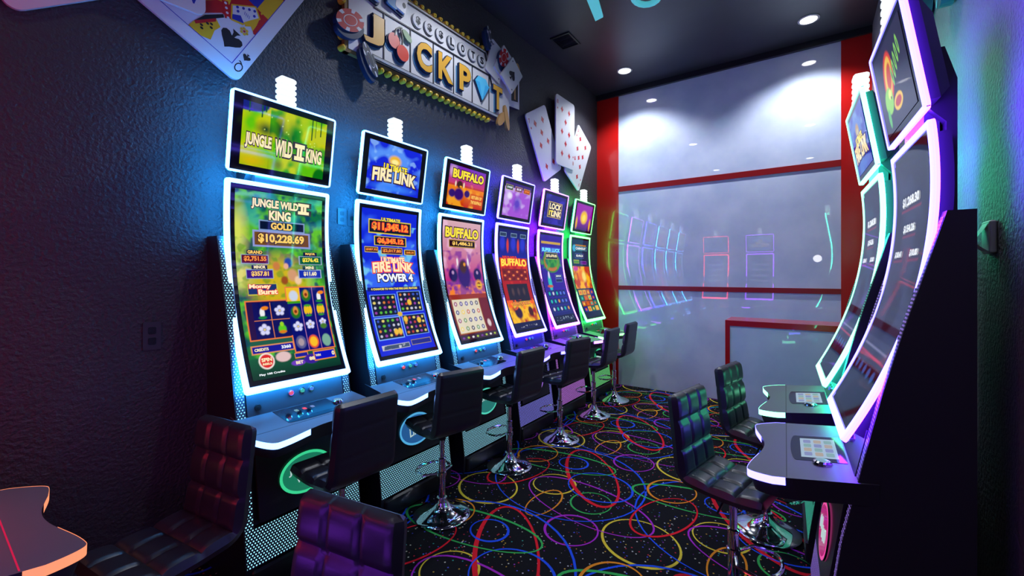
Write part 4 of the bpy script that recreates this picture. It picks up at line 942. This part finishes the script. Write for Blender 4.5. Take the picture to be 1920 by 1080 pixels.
card('playing_card', 'giant white card overlapping the left side of the queen of spades', (1.018, 3.262), .72, 1.0, R(1), 'BR', face_ace, .09)
card('playing_card', 'left card of the red diamond trio beside the jackpot sign', (4.828, 2.967), .53, .88, R(30), 'BL', face_num(7, DIAM, 1), .05)
card('playing_card', 'upright middle card of the red diamond trio', (5.065, 3.262), .53, .95, 0, 'BL', face_num(8, DIAM, 1), .09)
card('playing_card', 'right card of the red diamond trio, next to the red wall strip', (5.777, 2.987), .50, .88, R(-29), 'BR', face_num(9, DIAM, 1), .065)

# jackpot sign; local coordinates are (s - 2.0, z - 3.5)
sg = wall_frame('jackpot_sign', 2.0, 3.5, 0.0)
tag(sg, 'casino wall sign reading JACKPOT with yellow scalloped bulb border, cards and chips', 'sign')
T_ = 0.075
def Lc(s, z): return (s - 2.0, z - 3.5)
mb = MB()
slab(mb, fl, [Lc(1.97, 3.50), Lc(4.05, 3.50), Lc(4.05, 4.0), Lc(3.72, 3.93), Lc(3.63, 4.17), Lc(1.97, 4.17)], .015, T_ - .02, 0, 1)
board = mb.build('sign_board', [M_WHITE, M_DEEP], sg)
mb = MB()                                                       # yellow scalloped border
edge = [Lc(1.93, 3.455), Lc(3.80, 3.455), Lc(3.80, 3.50), Lc(1.985, 3.50), Lc(1.985, 4.165), Lc(3.60, 4.165), Lc(3.60, 4.185), Lc(1.95, 4.185), Lc(1.93, 4.1)]
slab(mb, fl, [Lc(1.94, 3.47), Lc(3.80, 3.47), Lc(3.80, 3.51), Lc(1.98, 3.51)], .01, .05, 1); slab(mb, fl, [Lc(1.94, 3.47), Lc(1.985, 3.47), Lc(1.985, 4.19), Lc(1.94, 4.19)], .01, .05, 1); slab(mb, fl, [Lc(1.94, 4.15), Lc(3.63, 4.15), Lc(3.62, 4.19), Lc(1.94, 4.19)], .01, .05, 1)
mb.build('border', [M_BULB, M_BROWN], sg)
def bulb(s, z):
    mb = MB(); x, y = Lc(s, z); mb.quad_grid([[(x + r_ * math.cos(2 * PI * k / 12), y + r_ * math.sin(2 * PI * k / 12), zz) for k in range(12)] for r_, zz in ((.022, .01), (.023, .05), (.018, .064), (.008, .070))], 0, close_u=True); mb.poly([(x + .008 * math.cos(2 * PI * k / 12), y + .008 * math.sin(2 * PI * k / 12), .074) for k in range(12)])
    return mb.build('bulb', M_BULB, sg, True)
for k in range(20): bulb(2.20 + .0775 * k, 3.447)
for k in range(21): bulb(2.02 + .0775 * k, 4.195)
for k in range(8): bulb(1.925, 3.49 + .09 * k)
mb = MB()                                                       # frame lines
def bar(s0, z0, s1, z1, w, m, o0, o1):
    a, b = Vector(Lc(s0, z0)), Vector(Lc(s1, z1)); n = Vector((-(b - a).y, (b - a).x)).normalized() * w / 2
    slab(mb, fl, [(a - n)[:], (b - n)[:], (b + n)[:], (a + n)[:]], o0, o1, m)
bar(2.12, 3.535, 3.80, 3.535, .012, 0, T_ - .02, T_ - .008); bar(2.14, 3.517, 3.80, 3.517, .022, 1, T_ - .02, T_ + .004); bar(2.14, 3.499, 3.80, 3.499, .014, 0, T_ - .02, T_)
bar(2.20, 3.932, 3.69, 3.932, .012, 0, T_ - .02, T_ - .012); bar(3.60, 4.15, 3.74, 3.78, .014, 0, T_ - .02, T_ - .006); bar(2.53, 4.145, 3.60, 4.145, .010, 0, T_ - .02, T_ - .012)
for s in (2.294, 2.577, 2.851, 3.122, 3.399, 3.674): bar(s, 3.535, s, 3.932, .009, 0, T_ - .02, T_ - .013)
mb.build('divider', [M_INK, M_SILVER], sg)
for s, ch, w in ((2.185, 'J', .17), (2.72, 'C', .19), (2.985, 'K', .19), (3.265, 'P', .17), (3.80, 'T', .17)):
    mb = MB(); x, y = Lc(s, 3.735 if ch != 'T' else 3.72); hh = .27
    for dx, dy, off, m, bo in ((-.022, -.030, T_ - .015, 2, .05), (-.010, -.014, T_ - .005, 1, .055), (0, 0, T_ + .010, 0, .035)): put_text(mb, ch, fl, x + dx, y + dy, w * .86, hh * .86, m, bo, off)
    v2, f2 = text2d(ch, .05)                                    # give the letter its thickness
    lo, hi = text2d(ch, 0)[0].min(0), text2d(ch, 0)[0].max(0); n2 = (v2 - (lo + hi) / 2) / (hi - lo); b0 = len(mb.v)
    ed = {}
    for q in f2:
        for i in range(len(q)):
            e = (q[i], q[(i + 1) % len(q)]); k_ = tuple(sorted(e)); ed[k_] = ed.get(k_, 0) + 1
    for px_, py_ in n2: mb.v.append((x + px_ * w * .86, y + py_ * hh * .86, T_ + .009)); mb.v.append((x + px_ * w * .86, y + py_ * hh * .86, T_ - .019))
    for (a, b), c_ in ed.items():
        if c_ == 1: mb.f.append((b0 + 2 * a, b0 + 2 * b, b0 + 2 * b + 1, b0 + 2 * a + 1)); mb.m.append(1); mb.uv.append(None)
    mb.build('sign_letter', [M_GOLD, M_DEEP, M_SKY], sg, fix=False)
mb = MB()                                                       # cherries
c1, c2 = Lc(2.385, 3.735), Lc(2.47, 3.66)
for (x, y), m, r_ in ((c1, 1, .062), (c2, 0, .068)):
    slab(mb, fl, ell(x - .022, y - .03, r_, r_ * 1.05), T_ - .02, T_ - .016, 3); slab(mb, fl, ell(x - .008, y - .008, r_ + .003, r_ * 1.05), T_ - .02, T_ - .006, 4)
slab(mb, fl, ell(c1[0], c1[1], .06, .065), T_ - .02, T_ + .004, 1, 4); slab(mb, fl, ell(c2[0], c2[1], .064, .068), T_ - .02, T_ + .014, 0, 4)
cherry = mb.build('cherries', [M_CHERRY, M_CHERRY2, M_LEAF, M_SKY, M_DEEP], sg)
mb = MB(); P3 = [Lc(2.39, 3.78), Lc(2.405, 3.84), Lc(2.445, 3.875), Lc(2.47, 3.88)]; mb.tube([(p[0], p[1], T_) for p in P3], .008, 6); mb.tube([(*Lc(2.47, 3.71), T_), (*Lc(2.475, 3.80), T_), (*Lc(2.455, 3.87), T_)], .008, 6)
slab(mb, fl, ell(*Lc(2.525, 3.835), .06, .03, 16, R(-38)), T_ - .015, T_ + .006, 1); mb.build('stem', [M_STEM, M_LEAF], sg)
mb = MB(); gx, gy = Lc(3.535, 3.74)
G = [(-.06, .11), (.06, .11), (.115, .045), (0, -.135), (-.115, .045)]
slab(mb, fl, [(gx + a * 1.06, gy + b * 1.06 - .004) for a, b in G], T_ - .02, T_ - .002, 1); 
mid = [(gx - .115, gy + .045), (gx - .045, gy + .045), (gx + .045, gy + .045), (gx + .115, gy + .045)]; apex = (gx, gy - .135)
zt = T_ + .006
mb.poly([(gx - .06, gy + .11, zt), (gx + .06, gy + .11, zt), (*mid[3], zt), (*mid[0], zt)], 2)
for k in range(3): mb.poly([(*mid[k], zt), (*mid[k + 1], zt + .004), (*apex, zt)], (0, 2, 0)[k])
mb.build('gem', [M_GEM, M_DEEP, M_GEM2], sg, fix=False)
for s, ch in zip((2.655, 2.793, 2.938, 3.089, 3.24, 3.396, 3.540), '$$$LOTS'):
    mb = MB(); x, y = Lc(s, 4.035); slab(mb, fl, ell(x - .006, y - .006, .062, .066), T_ - .02, T_ - .012, 1); slab(mb, fl, ell(x, y, .058, .062), T_ - .02, T_ - .006, 2 if s > 3.0 else 0); slab(mb, fl, ell(x, y, .046, .050), T_ - .006, T_ - .004, 0)
    put_text(mb, ch, fl, x, y, .045, .068, 3, .05, T_ - .002); mb.build('round_plate', [M_WHITE, M_CHIPGREY, M_SILVER, M_INK], sg)
for s, z, w in ((2.16, 4.07, .20), (2.42, 4.10, .20)):          # two dice at the upper left
    mb = MB(); x, y = Lc(s, z)
    slab(mb, fl, rrect(x - .01, y - .012, w, .19, .02, 3, R(-12)), T_ - .02, T_ + .0, 1); slab(mb, fl, rrect(x - .05, y - .004, w * .5, .19, .015, 3, R(-12)), T_, T_ + .02, 2); slab(mb, fl, rrect(x + .035, y + .005, w * .55, .19, .015, 3, R(-12)), T_, T_ + .022, 0)
    for dx, dy in ((.02, .04), (.055, -.03), (-.06, .0)): slab(mb, fl, ell(x + dx, y + dy, .018, .024, 12), T_ + .0205, T_ + .024, 3)
    mb.build('dice', [M_WHITE, M_DEEP, M_SKY, M_INK], sg)
def chip(s, z, rx, ry, rot, body, name='poker_chip', off=T_):
    """a chip drawn tilted: rim slab behind, face with blocks in front"""
    mb = MB(); x, y = Lc(s, z); c_, s_ = math.cos(rot), math.sin(rot)
    hull = ell(x, y, rx, ry, 28, rot)
    slab(mb, fl, [(a + .02 * s_, b - .045) for a, b in hull], off - .03, off + .018, 2, 2)
    slab(mb, fl, hull, off - .02, off + .03, 0, 2)
    for k in range(6):
        a0 = 60 * k - 9; seg = []
        for q in range(4):
            t_ = R(a0 + 6 * q); seg.append((rx * math.cos(t_), ry * math.sin(t_)))
        for q in range(3, -1, -1):
            t_ = R(a0 + 6 * q); seg.append((rx * .68 * math.cos(t_), ry * .68 * math.sin(t_)))
        slab(mb, fl, [(x + a * c_ - b * s_, y + a * s_ + b * c_) for a, b in seg], off + .030, off + .0315, 1)
    slab(mb, fl, ell(x, y, rx * .5, ry * .5, 20, rot), off + .030, off + .0315, 1); slab(mb, fl, ell(x, y, rx * .44, ry * .44, 20, rot), off + .0315, off + .0325, 0)
    return mb.build(name, [body, M_WHITE, M_DEEP], sg)
chip(1.955, 3.69, .125, .082, R(25), M_REDINK)
chip(2.13, 3.46, .13, .045, R(-62), M_CHIPGREY, off=T_ + .005)
chip(3.62, 4.32, .10, .035, R(-68), M_CHIPGREY, off=T_ + .01)
def small_card(s, z, w, h, rot, shape, off, m=0):
    mb = MB(); x, y = Lc(s, z); slab(mb, fl, rrect(x, y, w, h, .015, 3, rot), off - .02, off, 0, 2)
    if shape: pip(mb, shape, x, y, w * .55, off + .0015, 1, rot=rot)
    for q in (1, -1): pip(mb, SPADE, x + q * (-(w * .38) * math.cos(rot) - h * .38 * math.sin(rot)), y + q * (-(w * .38) * math.sin(rot) + h * .38 * math.cos(rot)), .022, off + .0015, 1)
    return mb.build('small_card', [M_WHITE, M_INK, M_CARDEDGE], sg)
small_card(3.78, 4.12, .26, .40, R(-18), None, T_ + .00); small_card(3.92, 4.14, .25, .36, R(-30), None, T_ + .015)
chip(3.87, 4.19, .12, .075, R(60), M_REDINK, off=T_ + .01)
small_card(3.995, 4.03, .25, .36, R(-38), SPADE, T_ + .065)
for c_, q_, o0, o1 in (((4.22, 4.19), (.045, .09, 20, R(8)), .01, .06), ((3.85, 3.50), (.045, .11, 20, R(-38)), T_, T_ + .03), ((3.93, 3.53), (.035, .14, 20, R(14)), T_ + .01, T_ + .04)):
    mb = MB(); slab(mb, fl, ell(*Lc(*c_), *q_), o0, o1, 0, 1); mb.build('gold_coin', [M_TAN, M_BROWN], sg)
mb = MB(); slab(mb, fl, [Lc(4.05, 3.72), Lc(4.26, 3.74), Lc(4.26, 4.08), Lc(4.05, 4.08)], .01, .05, 0, 1); slab(mb, fl, [Lc(4.10, 3.80), Lc(4.23, 3.82), Lc(4.23, 4.06), Lc(4.10, 4.06)], .05, .052, 1); slab(mb, fl, [Lc(4.15, 3.83), Lc(4.18, 3.83), Lc(4.18, 4.04), Lc(4.15, 4.04)], .052, .055, 2); mb.build('reel_window', [M_WHITE, M_INK, M_TAN], sg)

# rear wall cards (they show in the glossy back wall)
def rear_frame(name, x, z, off):
    return empty(name, mtx=Matrix(((-1, 0, 0, x), (0, 0, 1, YREAR + off), (0, 1, 0, z), (0, 0, 0, 1))))
card('playing_card', 'giant playing card on the rear wall, reflected faintly above the red machine', (-1.6, 3.4), .62, 1.05, R(8), 'BL', face_num(9, DIAM, 1), .04, rear_frame)
card('playing_card', 'tilted giant playing card on the rear wall, reflected above the purple machine', (-.30, 3.3), .62, 1.05, R(-18), 'BL', face_ace, .04, rear_frame)

# ------------------------------------------------------------------ small fixtures
def plate(label, s, z, w, h, slots=2):
    t = wall_frame('wall_outlet', s, z, 0.0); tag(t, label, 'wall outlet', 'wall outlets')
    mb = MB(); slab(mb, fl, rrect(0, 0, w, h, .006, 3), 0, .008); mb.build('cover_plate', M_PLATE, t)
    mb = MB()
    for k in range(slots):
        y = (k - (slots - 1) / 2) * h * .38; slab(mb, fl, rrect(0, y, w * .45, h * .26, .008, 3), .008, .010, 0)
        for dx in (-.008, .008): slab(mb, fl, [(dx - .001, y - .005), (dx + .001, y - .005), (dx + .001, y + .005), (dx - .001, y + .005)], .010, .0105, 1)
    mb.build('socket', [M_BLACK, M_GROOVE], t)
plate('black wall outlet low on the left wall, left of the jungle machine', .79, 1.41, .08, .155)
plate('left one of two black wall plates between the jungle and fire link machines', 1.945, 2.20, .07, .125)
plate('right one of two black wall plates between the jungle and fire link machines', 2.03, 2.195, .07, .125, 1)

t = empty('wall_alarm', (XR, 2.50, 1.90)); tag(t, 'small pale wall alarm box on the right wall beside the purple machine', 'wall alarm')
MB().rbox(-.022, 0, -.05, .05, -.065, .065, .008).build('cover_plate', M_PLATEW, t)
mb = MB(); mb.quad_grid([[(-.022 - .03 * math.sin(PI * k / 10) - .008 * math.sin(2 * PI * k / 10), y, -.055 + .11 * k / 10) for y in (-.035, -.012, .012, .035)] for k in range(11)], 0)
mb.build('lens', M_PLATEW, t, True)

t = empty('ceiling_vent', (-2.51, 4.75, ROOM_Z)); tag(t, 'square black louvred air vent in the ceiling above the jackpot sign', 'ceiling vent')
mb = MB(); 
for a in ((-.13, .13, -.16, -.14), (-.13, .13, .14, .16), (-.13, -.11, -.14, .14), (.11, .13, -.14, .14)): mb.box(*a, -.015, 0)
mb.build('frame', M_BLACK, t); mb = MB()
for k in range(9): mb.prism([(-.11, -.13 + .03 * k, -.012), (.11, -.13 + .03 * k, -.012), (.11, -.118 + .03 * k, -.002), (-.11, -.118 + .03 * k, -.002)], [(-.11, -.13 + .03 * k, -.014), (.11, -.13 + .03 * k, -.014), (.11, -.118 + .03 * k, -.004), (-.11, -.118 + .03 * k, -.004)])
mb.build('louvres', mat('vent slat', (.05, .05, .06), .5), t)

DL = ['recessed ceiling light nearest the left end of the white back wall', 'recessed ceiling light at the right end of the white back wall', 'recessed ceiling light above the fire link and BUFFALO machines of the left row', 'recessed ceiling light above the right-hand machines', 'unseen recessed ceiling light added as fill over the rear left machines', 'unseen recessed ceiling light added as fill straight above the camera']
for (x, y, P), lb in zip(DOWN, DL):
    t = empty('downlight', (x, y, ROOM_Z)); tag(t, lb, 'ceiling light', 'recessed ceiling lights')
    mb = MB(); mb.lathe([(.105, 0), (.105, -.008), (.085, -.012), (.080, -.004)], n=32); mb.build('trim_ring', mat('downlight trim', (.6, .6, .6), .4), t, True)
    mb = MB(); mb.lathe([(.082, -.005), (.06, -.012), (.0, -.015)], n=32); mb.build('lens', M_DOWN, t, True)
    ld = bpy.data.lights.new('downlight_lamp', 'SPOT'); ld.energy = P; ld.spot_size = R(128); ld.spot_blend = .55; ld.shadow_soft_size = .06; ld.color = (.82, .88, 1.0)
    lo_ = bpy.data.objects.new('downlight_lamp', ld); COL.objects.link(lo_); lo_.location = (0, 0, -.04); lo_.parent = t

t = empty('wall_lamp', (.16, YREAR, 2.17)); tag(t, 'round white lamp on the rear wall, seen as a bright dot in the back wall', 'lamp')
mb = MB(); mb.quad_grid([[(r_ * math.cos(2 * PI * k / 24), y_, r_ * math.sin(2 * PI * k / 24)) for k in range(24)] for r_, y_ in ((.11, 0), (.11, .03), (.095, .04))], 0, close_u=True); mb.build('housing', M_BLACK, t)
mb = MB(); mb.quad_grid([[(r_ * math.cos(2 * PI * k / 24), y_, r_ * math.sin(2 * PI * k / 24)) for k in range(24)] for r_, y_ in ((.095, .038), (.07, .055), (.001, .06))], 0, close_u=True); mb.build('lens', mat('lamp lens', (1, 1, 1), .4, emit=(1, 1, 1), es=9), t, True)

# turquoise pieces hanging under the ceiling, and chips on the right wall
mb = MB(); mb.prism([(-1.96, 4.42, 4.60), (-1.86, 4.40, 4.60), (-1.70, 3.75, 4.60), (-1.82, 3.72, 4.60)], [(-1.96, 4.42, 4.575), (-1.86, 4.40, 4.575), (-1.70, 3.75, 4.575), (-1.82, 3.72, 4.575)])
o = mb.build('hanging_letter', M_TEAL); tag(o, 'turquoise slanted bar of a ceiling sign cut off by the top edge', 'ceiling sign', 'turquoise ceiling letters')
mb = MB(); mb.tube([(-1.36 + .13 * math.cos(R(a)), 4.32 + .17 * math.sin(R(a)), 4.59) for a in range(0, 360, 20)], .03, 8, closed=True)
o = mb.build('hanging_letter', M_TEAL, smooth=True); tag(o, 'rounded pale blue piece of a ceiling sign at the top edge', 'ceiling sign', 'turquoise ceiling letters')
for lb, y, z, rx in (('dark green poker chip ornament on the right wall above the machines', 3.55, 3.46, .2), ('green poker chip ornament at the top right edge of the photo', 3.02, 3.26, .15)):
    t = empty('poker_chip_ornament', (XR - .012, y, z)); tag(t, lb, 'wall ornament', 'chip ornaments on the right wall')
    mb = MB(); c = [(math.cos(2 * PI * k / 28), math.sin(2 * PI * k / 28)) for k in range(28)]
    mb.prism([(-.05, rx * a * .7, rx * b) for a, b in c], [(.0, rx * a * .7, rx * b) for a, b in c]); mb.build('chip_body', mat('dark green chip', (.02, .12, .10), .4), t)
    mb = MB()
    for k in range(6):
        q = [R(60 * k + d) for d in (-8, 8)]; mb.poly([(-.0515, rx * .7 * rr_ * math.cos(a), rx * rr_ * math.sin(a)) for a, rr_ in ((q[0], .98), (q[1], .98), (q[1], .7), (q[0], .7))])
    mb.build('chip_marks', mat('chip teal marks', (.1, .5, .5), .4), t)
